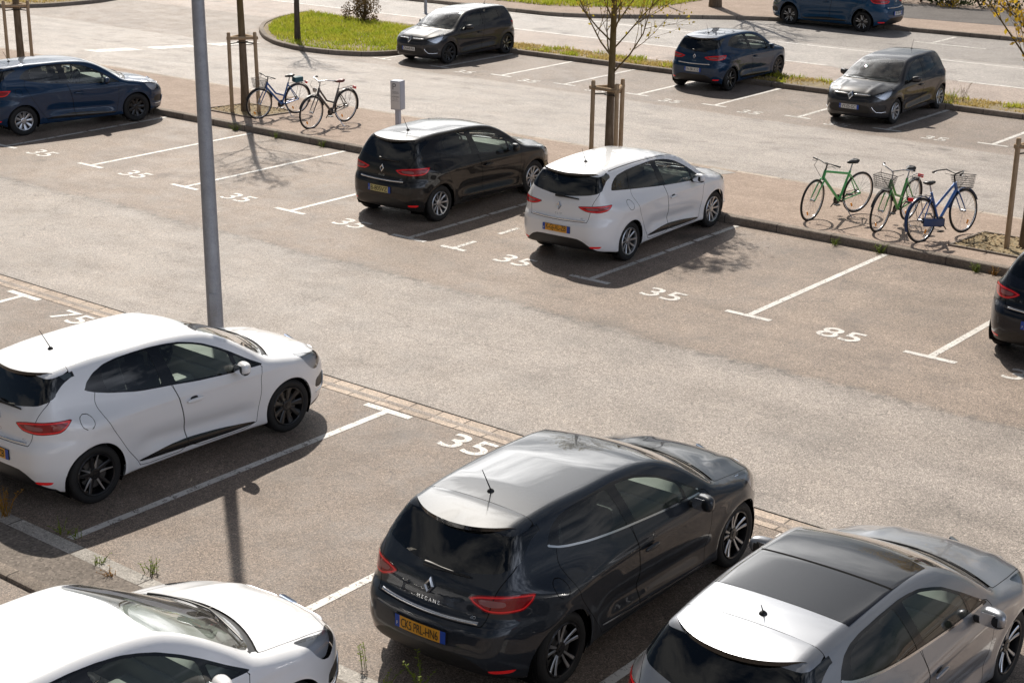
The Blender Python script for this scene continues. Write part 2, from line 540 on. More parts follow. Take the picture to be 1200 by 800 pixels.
HATCH = dict(
    wb=2.589, wr=.31, belt=.955, crease=.45, haunch=.030, rbow=.085, fbow=.15, spine=(.12, 2.75), arch=.345,
    top=[(-.8, 1.36), (-.6, 1.345), (-.42, 1.375), (-.1, 1.420), (.35, 1.446), (.9, 1.446), (1.35, 1.425), (1.65, 1.385), (1.85, 1.325), (2.1, 1.215), (2.35, 1.085), (2.55, .985), (2.66, .955), (2.9, .915), (3.12, .862), (3.28, .79), (3.40, .69), (3.55, .5)],
    rear=[(0, -.46), (.2, -.53), (.34, -.60), (.48, -.625), (.62, -.622), (.70, -.60), (.76, -.565), (.86, -.55), (.95, -.53), (1.02, -.50), (1.2, -.405), (1.34, -.315), (1.5, -.2)],
    front=[(0, 3.20), (.16, 3.32), (.26, 3.405), (.4, 3.435), (.56, 3.437), (.68, 3.415), (.78, 3.36), (.9, 3.25), (1.0, 3.1)],
    section=[(0, .74), (.16, .785), (.22, .812), (.3, .820), (.42, .826), (.55, .838), (.68, .848), (.80, .848), (.88, .838), (.94, .812), (1.0, .784), (1.1, .742), (1.2, .692), (1.3, .634), (1.4, .565), (1.5, .48)],
    plan_low=[(-.8, -.10), (-.5, -.03), (-.25, -.002), (0, .008), (.5, -.004), (1.3, -.014), (2.1, -.004), (2.6, .006), (2.9, -.004), (3.2, -.05), (3.5, -.12)],
    plan_high=[(-.8, -.17), (-.5, -.115), (-.2, -.07), (.2, -.03), (.8, 0), (1.5, 0), (2.0, -.008), (2.5, -.012), (3.0, -.05), (3.5, -.1)],
    crown=[(-.8, .05), (0, .045), (1.4, .04), (1.9, .03), (2.5, .03), (2.8, .055), (3.4, .07)],
    kx=[(-.8, -.08), (.3, 0), (1.2, .03), (1.8, .26), (2.5, .46), (2.75, .28), (3.4, .12)],
    bottom=[(-.8, .27), (-.5, .235), (-.3, .2), (.3, .185), (2.2, .185), (2.9, .19), (3.2, .2), (3.5, .24)],
    # outlines, side view (x, z)
    dlo=[(2.24, .905), (1.78, .918), (1.35, .948), (1.03, .985), (.606, 1.027), (.30, 1.085), (.14, 1.128), (.035, 1.168), (.085, 1.235), (.185, 1.30), (.33, 1.352), (.497, 1.376), (.70, 1.384), (.893, 1.385), (1.10, 1.375), (1.285, 1.354), (1.42, 1.322), (1.55, 1.282), (1.72, 1.205), (1.867, 1.123), (2.06, 1.002)],
    win_front=[(1.85, .935), (1.4, .965), (1.075, .999), (1.045, 1.15), (1.008, 1.358), (1.15, 1.350), (1.28, 1.334), (1.42, 1.302), (1.54, 1.262), (1.70, 1.188), (1.815, 1.123)],
    win_quarter=[(2.15, .922), (1.905, .930), (1.875, 1.088), (2.04, .988)],
    win_rear=[(.90, 1.018), (.62, 1.046), (.34, 1.10), (.275, 1.125), (.262, 1.22), (.285, 1.31), (.36, 1.34), (.52, 1.358), (.72, 1.366), (.868, 1.366), (.888, 1.2)],
    door_front=[(2.21, .915), (2.172, .774), (2.178, .60), (2.14, .42), (2.10, .235), (1.178, .235), (1.14, .49), (1.092, .76), (1.02, .985), (1.05, 1.08), (1.6, 1.08), (2.0, .98)],
    door_rear=[(1.013, .99), (1.085, .76), (1.132, .49), (1.170, .235), (.54, .235), (.505, .31), (.38, .47), (.275, .646), (.19, .78), (.132, .891), (.100, 1.0), (.103, 1.06), (.15, 1.16), (.5, 1.15), (.95, 1.1)],
    trim=[(2.10, .258), (2.06, .285), (1.6, .338), (1.18, .364), (.9, .355), (.50, .305), (.56, .285), (1.1, .268), (1.6, .255)],
    fuel=(-.07, .905, .072),
    roof_groove=False,
    # windscreen / bonnet in (x', y)
    screen=[(2.545, -.1), (2.545, .62), (2.50, .685), (2.3, .655), (1.95, .575), (1.72, .515), (1.665, .42), (1.66, -.1)],
    cowl=(2.53, 2.605),
    hood_side=[(2.3, .72), (2.7, .70), (3.0, .665), (3.3, .60), (3.6, .5)],
    hood_front=3.27,
    # rear, (y, z)
    rwin=[(-.1, 1.028), (.07, 1.032), (.30, 1.055), (.525, 1.094), (.60, 1.128), (.628, 1.16), (.607, 1.22), (.582, 1.285), (.55, 1.40), (.3, 1.42), (-.1, 1.42)],
    tail_y=[(.6, .47), (.69, .506), (.80, .534), (.90, .550), (1.0, .570), (1.07, .598), (1.13, .616), (1.2, .598), (1.28, .574), (1.37, .535), (1.5, .47)],
    tail_z=.695, tail_x=-.03,
    tl=[(.37, .902), (.52, .930), (.69, .951), (.95, .962), (1.20, .964), (1.16, .915), (1.11, .874), (1.03, .840), (.75, .827), (.50, .834), (.43, .862)],
    tl_in=[(.50, .905), (.80, .908), (.80, .868), (.56, .864)],
    valance=[(-.2, .45), (.37, .448), (.50, .41), (.62, .345), (.80, .275), (.95, .25), (1.0, .1), (-.2, .1)],
    refl=[(.633, .343), (.911, .342), (.858, .308), (.66, .310)],
    chrome=(.70, .722, .475),
    # front, (w, z)
    hl=[(.70, .745), (.80, .705), (.95, .655), (1.12, .62), (1.28, .66), (1.40, .745), (1.46, .85), (1.44, .875), (1.25, .845), (1.05, .80), (.85, .775)],
    grille=[(-.1, .775), (.3, .770), (.66, .750), (.69, .725), (.5, .675), (-.1, .645)],
    intake=[(-.1, .50), (.45, .50), (.55, .47), (.64, .345), (.40, .315), (-.1, .315)],
    fog=[(.66, .50), (.90, .52), (1.15, .50), (1.18, .40), (.84, .37), (.76, .39)],
    fchin=[(-.2, .245), (.5, .245), (.95, .26), (1.3, .24), (1.3, .05), (-.2, .05)],
    spoiler=(-.035, -.375, .572), spoiler_end=-.125, plate_z=.565, logo_z=.90, letter_z=.785, plate_fz=.455, logo_fz=.705,
    track=.722, tyre_w=.2, mirror=(1.86, .942), handle=(1.26, .775), warp=None, text='CLIO')

def variant(base, **kw):
    P = dict(base); P.update(kw); return P

def estate_rear(t, dx): return [(a, b - dx) for a, b in t]

ESTATE = variant(HATCH, text='CLIO',
    top=[(-1.0, 1.36), (-.8, 1.385), (-.6, 1.41), (-.2, 1.452), (.35, 1.47), (.9, 1.457), (1.35, 1.428), (1.65, 1.385), (1.85, 1.325), (2.1, 1.215), (2.35, 1.085), (2.55, .985), (2.66, .955), (2.9, .915), (3.12, .862), (3.28, .79), (3.40, .69), (3.55, .5)],
    rear=[(0, -.66), (.2, -.73), (.34, -.80), (.48, -.828), (.62, -.825), (.70, -.805), (.76, -.775), (.86, -.76), (.95, -.745), (1.02, -.72), (1.2, -.63), (1.36, -.53), (1.5, -.42)],
    plan_low=[(-1.0, -.08), (-.7, -.025), (-.4, -.004), (0, .008), (.5, -.004), (1.3, -.014), (2.1, -.004), (2.6, .006), (2.9, -.004), (3.2, -.05), (3.5, -.12)],
    plan_high=[(-1.0, -.15), (-.7, -.095), (-.4, -.06), (.1, -.02), (.8, 0), (1.5, 0), (2.0, -.008), (2.5, -.012), (3.0, -.05), (3.5, -.1)],
    spine=(-.08, 2.75),
    dlo=[(2.24, .905), (1.88, .930), (1.4, .966), (1.07, .995), (.6, 1.045), (.138, 1.095), (-.335, 1.148), (-.315, 1.18), (-.265, 1.235), (-.17, 1.292), (-.06, 1.332), (.2, 1.364), (.5, 1.38), (.9, 1.388), (1.1, 1.378), (1.285, 1.356), (1.42, 1.328), (1.55, 1.288), (1.72, 1.212), (1.867, 1.128), (2.06, 1.002)],
    win_rear=[(.90, 1.028), (.6, 1.06), (.135, 1.112), (.235, 1.335), (.5, 1.362), (.72, 1.369), (.868, 1.369), (.888, 1.2)],
    win_side=[(.085, 1.117), (-.297, 1.160), (-.242, 1.232), (-.15, 1.277), (-.04, 1.312), (.165, 1.337), (.19, 1.33)],
    tl=[(.41, .930), (.60, .950), (.90, .966), (1.15, .972), (1.10, .920), (1.03, .882), (.86, .855), (.60, .862), (.50, .885)],
    tl_in=[(.55, .925), (.82, .932), (.82, .895), (.62, .888)],
    rwin=[(-.1, 1.055), (.15, 1.06), (.47, 1.10), (.60, 1.135), (.63, 1.17), (.607, 1.24), (.58, 1.30), (.555, 1.42), (.3, 1.45), (-.1, 1.45)],
    fuel=(-.05, .90, .075), roof_groove=True, tail_x=-.25,
    spoiler=(-.255, -.60, .580), spoiler_end=-.37, handle=(1.24, .79))

MEGANE = variant(HATCH, moulding=True, wb=2.669, wr=.322, arch=.36, text='MEGANE', handle=(1.18, .80),
    trim=[(2.1, .270), (1.6, .279), (1.09, .294), (.53, .337), (.53, .318), (1.09, .274), (1.6, .259), (2.1, .252)],
    dlo=[(2.12, .962), (1.81, .974), (1.366, 1.005), (.877, 1.047), (.44, 1.091), (.20, 1.128), (.094, 1.150), (-.02, 1.19), (.04, 1.255), (.126, 1.312), (.24, 1.348), (.383, 1.369), (.66, 1.384), (.945, 1.385), (1.1, 1.376), (1.266, 1.356), (1.41, 1.318), (1.553, 1.272), (1.784, 1.151), (1.943, 1.06)],
    win_front=[(1.79, .994), (1.36, 1.026), (1.062, 1.052), (1.03, 1.18), (.985, 1.364), (1.1, 1.356), (1.255, 1.336), (1.40, 1.298), (1.54, 1.252), (1.755, 1.14)],
    win_quarter=[(2.05, .982), (1.835, .992), (1.80, 1.118), (1.93, 1.05)],
    win_rear=[(.945, 1.062), (.87, 1.068), (.44, 1.112), (.115, 1.170), (.15, 1.24), (.205, 1.30), (.39, 1.35), (.66, 1.364), (.862, 1.365), (.91, 1.2)],
    door_rear=[(.985, 1.02), (1.028, .754), (1.082, .31), (1.085, .235), (.54, .235), (.505, .31), (.38, .47), (.25, .62), (.149, .751), (.07, .90), (.032, 1.05), (.075, 1.175), (.5, 1.2), (.9, 1.15)],
    door_front=[(2.14, .970), (2.16, .774), (2.16, .60), (2.13, .42), (2.10, .235), (1.093, .235), (1.09, .31), (1.036, .754), (.992, 1.02), (1.02, 1.12), (1.6, 1.12), (1.95, 1.03)],
    warp=dict(x=[(-.7, -.875), (-.36, -.38), (.36, .37), (2.23, 2.29), (2.95, 3.04), (3.5, 3.63)], y=1.045, z=[(0, 0), (1.45, 1.452)]),
    tl=[(.44, .903), (.56, .935), (.71, .953), (.92, .955), (1.10, .948), (1.06, .885), (.97, .822), (.80, .810), (.62, .812), (.50, .855)],
    tl_in=[(.54, .90), (.66, .912), (.80, .905), (.80, .865), (.66, .858), (.56, .868)])
MPV = variant(HATCH, text='SCENIC', wr=.33, arch=.365,
    warp=dict(x=[(-.7, -.97), (-.36, -.40), (.36, .38), (2.23, 2.42), (2.95, 3.16), (3.5, 3.80)], y=1.06, z=[(0, 0), (.3, .32), (.95, 1.08), (1.45, 1.64)]))

FINE = {}

def car_regions(P, S):
    """named scalar fields (negative inside) used both for cutting and for classifying faces"""
    xr0 = P['rear'][3][1]; xf0 = max(b for a, b in P['front'])
    C = lambda k, it=2: chaikin(P[k], it)
    xz = lambda V: V[:, [0, 2]]
    ay = lambda V: np.abs(V[:, 1])
    xp = lambda V: V[:, 0] + .42 * ay(V) ** 2
    wr = lambda V: np.stack([ay(V) + (V[:, 0] - xr0 + 0.0), V[:, 2]], 1)
    wf = lambda V: np.stack([ay(V) + (xf0 - V[:, 0]), V[:, 2]], 1)
    r = {}
    side = lambda poly, ymin=.45: (lambda V: np.maximum(sd_poly(xz(V), poly), ymin - ay(V)))
    for k in ('dlo', 'win_front', 'win_rear', 'win_quarter', 'win_side'):
        if k in P: r[k] = side(chaikin(P[k], 2, True, .11))
    for k in ('door_front', 'door_rear', 'trim'): r[k] = side(C(k, 1), .5)
    scr = C('screen', 1)
    r['screen'] = lambda V: np.maximum(sd_poly(np.stack([xp(V), ay(V)], 1), scr), .84 - V[:, 2])
    c0, c1 = P['cowl']
    hs = pchip(*zip(*P['hood_side'])); hf = P['hood_front']
    r['cowl'] = lambda V: np.maximum(np.maximum(np.maximum(c0 - xp(V), xp(V) - c1), ay(V) - .70), .84 - V[:, 2])
    r['hood'] = lambda V: np.maximum(np.maximum(c1 - xp(V), ay(V) - hs(V[:, 0])), np.maximum(V[:, 0] + .25 * ay(V) ** 2 - hf, .7 - V[:, 2]))
    rw = C('rwin', 1)
    xlim = P['spoiler'][0] + .02
    r['rwin'] = lambda V: np.maximum(sd_poly(np.stack([ay(V), V[:, 2]], 1), rw), np.maximum(V[:, 0] - xlim, V[:, 2] - (S.Z(V[:, 0], V[:, 1]) - .045)))
    ty = pchip(*zip(*P['tail_y'])); tz = P['tail_z']; tx = P['tail_x']
    r['tailgate'] = lambda V: np.maximum(np.maximum(ay(V) - ty(V[:, 2]), tz + .05 * ay(V) ** 2 - V[:, 2]), V[:, 0] - (tx - .06 * ay(V) ** 2))
    rear = lambda poly: (lambda V: np.maximum(sd_poly(wr(V), poly), V[:, 0] - .2))
    front = lambda poly: (lambda V: np.maximum(sd_poly(wf(V), poly), 2.6 - V[:, 0]))
    for k in ('tl', 'tl_in', 'refl'): r[k] = rear(C(k, 2))
    r['valance'] = rear(C('valance', 1))
    for k in ('hl', 'grille', 'intake', 'fog'): r[k] = front(C(k, 1))
    r['fchin'] = front(C('fchin', 0))
    fx, fz, fr = P['fuel']
    r['fuel'] = lambda V: np.maximum(np.hypot(V[:, 0] - fx, V[:, 2] - fz) - fr, .5 - ay(V))
    if P.get('roof_groove'):
        r['groove'] = lambda V: np.maximum(np.maximum(np.abs(ay(V) - (.515 + .022 * (V[:, 0] + .25))) - .006, 1.2 - V[:, 2]), np.maximum(V[:, 0] - 1.6, xlim - V[:, 0]))
    return r

GAPW = .0032
def build_shell(P):
    S = CarShape(P)
    V, F = S.base_mesh()
    K = Cutter(S, V, F)
    rg = car_regions(P, S)
    # wheel arches: open the shell
    def archf(cx):
        R0 = P['arch']
        return lambda V: np.maximum(np.hypot(V[:, 0] - cx, V[:, 2] - P['wr']) - R0, .46 - np.abs(V[:, 1]))
    for cx in (0.0, P['wb']):
        f = archf(cx); K.cut(f); K.keep(f)
    for k in ('tl', 'refl', 'hl', 'dlo', 'trim', 'fog', 'win_quarter'):
        K.refine(rg[k], .03 if k in ('dlo', 'trim') else .04)
    for k in ('tl', 'hl', 'refl'): K.refine(rg[k], .012)
    for k in ('dlo', 'win_front', 'win_rear', 'win_quarter', 'win_side', 'screen', 'cowl', 'rwin', 'tl', 'tl_in', 'refl', 'trim', 'valance', 'hl', 'grille', 'intake', 'fog', 'fchin'):
        if k in rg: K.cut(rg[k])
    if P.get('moulding'): K.cut(lambda V: rg['dlo'](V) + .016)
    seams = [k for k in ('door_front', 'door_rear', 'hood', 'tailgate', 'fuel')]
    for k in seams:
        K.cut(lambda V, k=k: rg[k](V) - GAPW); K.cut(lambda V, k=k: rg[k](V) + GAPW)
    for d in (.010, .022): K.cut(lambda V: rg['tl'](V) + d)
    if 'groove' in rg:
        for d in (-.006, .006):
            K.cut(lambda V, d=d: np.where(V[:, 2] > 1.15, np.abs(V[:, 1]) - (.515 + .022 * (V[:, 0] + .25)) + d, 1.0))
    C = K.cent(); f = {k: v(C) for k, v in rg.items()}
    n = len(C); cls = np.full(n, 'body', dtype=object)
    cls[f['door_front'] < 0] = 'door_front'; cls[f['door_rear'] < 0] = 'door_rear'
    cls[f['hood'] < 0] = 'hood'; cls[f['tailgate'] < 0] = 'tailgate'
    for k in seams: cls[np.abs(f[k]) < GAPW] = 'gap'
    if 'groove' in f: cls[f['groove'] < 0] = 'groove'
    cls[f['cowl'] < 0] = 'cowl'
    cls[f['valance'] < 0] = 'valance'; cls[f['fchin'] < 0] = 'fchin'
    cls[f['trim'] < 0] = 'trim'
    g2 = (cls == 'trim') & (np.abs(f['door_front']) < GAPW); cls[g2] = 'gap'
    cls[f['refl'] < 0] = 'refl'
    for k in ('grille', 'intake', 'fog'): cls[f[k] < 0] = k
    cls[f['hl'] < 0] = 'hl'
    cls[f['tl'] < 0] = 'tl'; cls[f['tl_in'] < 0] = 'tl_in'; cls[(f['tl'] < -.010) & (f['tl'] > -.022)] = 'tl_ring'
    cls[(cls == 'tl') & (np.abs(f['tailgate']) < GAPW)] = 'gap'
    cls[f['rwin'] < 0] = 'rwin'
    cls[f['screen'] < 0] = 'screen'
    cls[f['dlo'] < 0] = 'frame'
    if P.get('moulding'): cls[(f['dlo'] < 0) & (f['dlo'] > -.016) & (C[:, 2] < 1.20 - .09 * C[:, 0]) & (C[:, 0] < 2.02)] = 'moulding'
    for k in ('win_front', 'win_rear', 'win_quarter', 'win_side'):
        if k in f: cls[f[k] < 0] = k
    V, N = K.finish()
    return S, V, N, K.F, cls

def warp_pts(P, V, N=None):
    w = P.get('warp')
    if not w: return (V, N)
    V = np.array(V, float); V0 = V.copy()
    fx = pchip(*zip(*w['x'])); fz = pchip(*zip(*w['z'])) if len(w['z']) > 2 else (lambda z: z * w['z'][1][1] / w['z'][1][0])
    V[..., 0] = fx(V0[..., 0]); V[..., 1] = V0[..., 1] * w['y']; V[..., 2] = fz(V0[..., 2])
    if N is not None:
        h = .01
        N = np.array(N, float)
        N[..., 0] /= (fx(V0[..., 0] + h) - fx(V0[..., 0] - h)) / (2 * h)
        N[..., 1] /= w['y']
        N[..., 2] /= (fz(V0[..., 2] + h) - fz(V0[..., 2] - h)) / (2 * h)
        N /= np.maximum(np.linalg.norm(N, axis=-1, keepdims=True), 1e-9)
    return V, N
def W1(P, p): return tuple(warp_pts(P, np.array([p], float))[0][0])
# ------------------------------------------------------------------ car assembly
def rec(n, me, paint=(), loc=None, ch=None, label=None, role=None):
    return dict(n=n, me=me, paint=tuple(paint), loc=loc, ch=ch or [], label=label, role=role)

def take(V, N, F, sel, mode, name, mats, fm=None, off=0.0, flip=False):
    """sub-mesh; mode 'R' (as built is +y = left), 'L','R','both'"""
    idx = sorted(set(i for k in sel for i in F[k])); mp = {i: j for j, i in enumerate(idx)}
    v = V[idx] + N[idx] * off; n = N[idx]
    f = [[mp[i] for i in F[k]] for k in sel]
    m = [fm[k] for k in sel] if fm is not None else [0] * len(sel)
    s = np.array([1, -1, 1.])
    if mode == 'L': vv, nn, ff, mm = v, n, f, m
    elif mode == 'R': vv, nn, ff, mm = v * s, n * s, [q[::-1] for q in f], m
    else:
        c = np.abs(v[:, 1]) < 1e-6
        k = len(v); mir = np.where(c, np.arange(k), 0); cnt = k; extra = []
        for i in range(k):
            if not c[i]: mir[i] = cnt; cnt += 1; extra.append(i)
        vv = np.concatenate([v, v[extra] * s]); nn = np.concatenate([n, n[extra] * s])
        ff = f + [[int(mir[i]) for i in q[::-1]] for q in f]; mm = m + m
    if flip: ff = [q[::-1] for q in ff]; nn = -nn
    return mesh_np(name, vv, ff, mats, mm, True, nn)

_TEXT = {}
def text_mesh2d(txt, size, extrude=0.0, spacing=1.0):
    key = (txt, size, extrude, spacing)
    if key in _TEXT: return _TEXT[key]
    cu = bpy.data.curves.new('text', 'FONT'); cu.body = txt; cu.size = size; cu.align_x = 'CENTER'; cu.align_y = 'CENTER'
    cu.extrude = extrude; cu.space_character = spacing; cu.resolution_u = 4
    ob = bpy.data.objects.new('text', cu); COL.objects.link(ob)
    dg = bpy.context.evaluated_depsgraph_get(); dg.update()
    me = bpy.data.meshes.new_from_object(ob.evaluated_get(dg))
    V = np.array([v.co[:] for v in me.vertices]); F = [list(p.vertices) for p in me.polygons]
    bpy.data.objects.remove(ob); bpy.data.curves.remove(cu); bpy.data.meshes.remove(me)
    _TEXT[key] = (V, F)
    return V, F

def tri_subdiv(V, F, L):
    """split long edges so a flat mesh can follow a curved surface"""
    bm = bmesh.new()
    vs = [bm.verts.new((v[0], v[1], v[2] if len(v) > 2 else 0.0)) for v in V]
    for f in F:
        try: bm.faces.new([vs[i] for i in f])
        except ValueError: pass
    for _ in range(3):
        es = [e for e in bm.edges if e.calc_length() > L]
        if not es: break
        bmesh.ops.subdivide_edges(bm, edges=es, cuts=1, use_grid_fill=True)
    bm.verts.index_update()
    V2 = np.array([v.co[:] for v in bm.verts]); F2 = [[v.index for v in f.verts] for f in bm.faces]
    bm.free(); return V2, F2

class Conform:
    def __init__(s, S, P): s.S, s.P = S, P
    def rear(s, u, z, off):
        u = np.asarray(u, float); z = np.asarray(z, float)
        O = np.stack([np.full(u.shape, s.P['spine'][0]), -u, z], -1)
        p = s.S.shoot(O, np.tile([-1., 0, 0], (len(u), 1))); n = s.S.N(p)
        return warp_pts(s.P, p + n * np.reshape(off, (-1, 1)))[0]
    def front(s, u, z, off):
        u = np.asarray(u, float); z = np.asarray(z, float)
        O = np.stack([np.full(u.shape, s.P['spine'][1]), u, z], -1)
        p = s.S.shoot(O, np.tile([1., 0, 0], (len(u), 1))); n = s.S.N(p)
        return warp_pts(s.P, p + n * np.reshape(off, (-1, 1)))[0]
    def side(s, x, z, sgn):
        O = np.array([[x, 0, z]], float)
        p = s.S.shoot(O, np.array([[0, 1., 0]])); n = s.S.N(p)
        p, n = warp_pts(s.P, p, n)
        return Vector((p[0][0], p[0][1] * sgn, p[0][2])), Vector((n[0][0], n[0][1] * sgn, n[0][2]))
    def top(s, x, y):
        O = np.array([[x, y, .6]], float)
        p = s.S.shoot(O, np.array([[0, 0, 1.]])); n = s.S.N(p)
        p, n = warp_pts(s.P, p, n)
        return Vector(p[0]), Vector(n[0])

def conform_mesh(fn, V2, F, z0, mats, name, off=.002, fm=None, L=.05, u0=0.0, thick=None):
    V, F = tri_subdiv(V2, F, L) if fm is None else (np.array(V2, float), F)
    o = off + (V[:, 2] if V.shape[1] > 2 else 0)
    p = fn(V[:, 0] + u0, V[:, 1] + z0, o)
    return mesh_np(name, p, F, mats, fm, False)

def strip_mesh(fn, u0, u1, z0, z1, mats, name, h=.008, nu=40, bow=0.0):
    """raised rounded moulding following the surface"""
    us = np.linspace(u0, u1, nu); prof = [(0, 0), (.15, .8), (.5, 1), (.85, .8), (1, 0)]
    V = []; off = []
    for u in us:
        e = min(1, min(u - u0, u1 - u) / .03 + .15)
        zz = bow * u * u
        for t, k in prof: V.append((u, z0 + (z1 - z0) * t + zz)); off.append(.001 + h * k * e)
    V = np.array(V); k = len(prof)
    p = fn(V[:, 0], V[:, 1], np.array(off))
    F = [[i * k + j, i * k + j + 1, (i + 1) * k + j + 1, (i + 1) * k + j] for i in range(nu - 1) for j in range(k - 1)]
    return mesh_np(name, p, F, mats, None, True)

def rounded_rect(w, h, r, n=4):
    P = []
    for cx, cy, a0 in ((w / 2 - r, h / 2 - r, 0), (-w / 2 + r, h / 2 - r, 90), (-w / 2 + r, -h / 2 + r, 180), (w / 2 - r, -h / 2 + r, 270)):
        for i in range(n + 1):
            a = R(a0 + 90 * i / n); P.append((cx + r * math.cos(a), cy + r * math.sin(a)))
    return P

def superellipsoid(c, s, e=.6, nu=20, nv=14):
    V = []; F = []
    sg = lambda t, p: math.copysign(abs(t) ** p, t)
    for i in range(nv + 1):
        a = -math.pi / 2 + math.pi * i / nv
        for j in range(nu):
            b = 2 * math.pi * j / nu
            V.append((c[0] + s[0] * sg(math.cos(a), e) * sg(math.cos(b), e), c[1] + s[1] * sg(math.cos(a), e) * sg(math.sin(b), e), c[2] + s[2] * sg(math.sin(a), e)))
    for i in range(nv):
        for j in range(nu):
            F.append([i * nu + j, i * nu + (j + 1) % nu, (i + 1) * nu + (j + 1) % nu, (i + 1) * nu + j])
    return np.array(V), F

# ---- wheels: outer face looks towards -y
def tyre_mesh(r, w, rr):
    b = MB(); h = w / 2
    prof = [(h * .6, rr - .01), (h * .86, rr + .004), (h * .98, rr + (r - rr) * .4), (h * .97, rr + (r - rr) * .7), (h * .84, r - .012), (h * .7, r - .003)]
    for k in range(4):      # grooves
        a = h * (.52 - .35 * k)
        prof += [(a + .012, r), (a + .004, r), (a + .003, r - .008), (a - .003, r - .008), (a - .004, r)]
    prof += [(-h * .7, r - .003), (-h * .84, r - .012), (-h * .97, rr + (r - rr) * .7), (-h * .98, rr + (r - rr) * .4), (-h * .86, rr + .004), (-h * .6, rr - .01)]
    b.lathe(prof, 56, 'y')
    me = b.mesh('tyre', [M_RUBBER], True, 50)
    return me

def rim_mesh(style, rr, w):
    b = MB(); f = -w / 2 + .012        # outer face plane
    mf = 1 if style in ('twin', 'dark') else 0
    b.lathe([(f + .14, rr - .012), (f + .10, rr - .02), (f + .02, rr - .022), (f - .002, rr - .016), (f - .006, rr - .006), (f + .004, rr + .004)], 56, 'y', mi=0)
    def spoke(a, w0, w1, r0, r1, y0, y1, mi, th=.03):
        # spoke: tapered bar, raised in the middle
        ca, sa = math.cos(a), math.sin(a)
        def P(r, t, y): return (r * ca - t * sa, y, r * sa + t * ca)
        n = 5; rings = []
        for i in range(n):
            k = i / (n - 1); r = r0 + (r1 - r0) * k; ww = (w0 + (w1 - w0) * k) / 2; y = y0 + (y1 - y0) * k * k
            rings.append([b.bm.verts.new(P(r, -ww, y + .006)), b.bm.verts.new(P(r, -ww * .6, y)), b.bm.verts.new(P(r, ww * .6, y)), b.bm.verts.new(P(r, ww, y + .006)), b.bm.verts.new(P(r, ww * .9, y + th)), b.bm.verts.new(P(r, -ww * .9, y + th))])
        for i in range(n - 1):
            for j in range(6):
                q = b.bm.faces.new((rings[i][j], rings[i][(j + 1) % 6], rings[i + 1][(j + 1) % 6], rings[i + 1][j]))
                q.material_index = mi if j in (0, 1, 2) else 0
    yi, yo = f + .030, f + .004
    if style == 'twin':       # five double spokes, machined face over black
        for k in range(5):
            a = 2 * math.pi * k / 5 + math.pi / 2
            for d in (-.22, .22):
                spoke(a + d * .9, .018, .036, .045, rr - .015, yi, yo, 1)
    elif style == 'dark':     # dark alloys with slim pale edges
        for k in range(5):
            a = 2 * math.pi * k / 5 + .3
            spoke(a - .2, .03, .016, .05, rr - .015, yi, yo, 1)
            spoke(a + .2, .05, .034, .05, rr - .015, yi, yo, 2)
    elif style == 'ten':
        for k in range(10): spoke(2 * math.pi * k / 10, .024, .040, .05, rr - .015, yi, yo, 0)
    else:                     # trim: nine wide paddles
        for k in range(9): spoke(2 * math.pi * k / 9, .034, .080, .05, rr - .012, yi, yo, 0, .012)
    # hub
    b.lathe([(f + .05, .062), (f + .026, .060), (f + .020, .045), (f + .022, .030), (f + .016, .026), (f + .014, .001)], 24, 'y', mi=0)
    for k in range(5):
        a = 2 * math.pi * k / 5
        b.lathe([(f + .03, .008), (f + .022, .008), (f + .021, .001)], 8, 'y', c=(.042 * math.cos(a), 0, .042 * math.sin(a)), mi=2)
    mats = {'twin': [M_ALLOYK, M_ALLOY, M_BLACK], 'dark': [M_ALLOYK, M_ALLOY, M_ALLOYK], 'ten': [M_ALLOY, M_ALLOY, M_BLACK], 'hub': [M_ALLOY, M_ALLOY, M_BLACK], 'black': [M_ALLOYK, M_ALLOYK, M_ALLOYK]}[style]
    return b.mesh('rim', mats, True, 35)

def disc_mesh(rr, w):
    b = MB(); f = -w / 2 + .07
    b.lathe([(f + .02, rr - .07), (f, rr - .07), (f, .09), (f - .02, .085), (f - .02, .001)], 32, 'y')
    b.lathe([(f + .04, rr - .022), (f + .03, .0)], 32, 'y', mi=1)
    a = R(20)
    b.box((-.105 * 1.3, f - .002, .03), (.05, .05, .13), mi=1, bev=.008)
    return b.mesh('brake_disc', [M_DISC, M_GAP], True, 40)

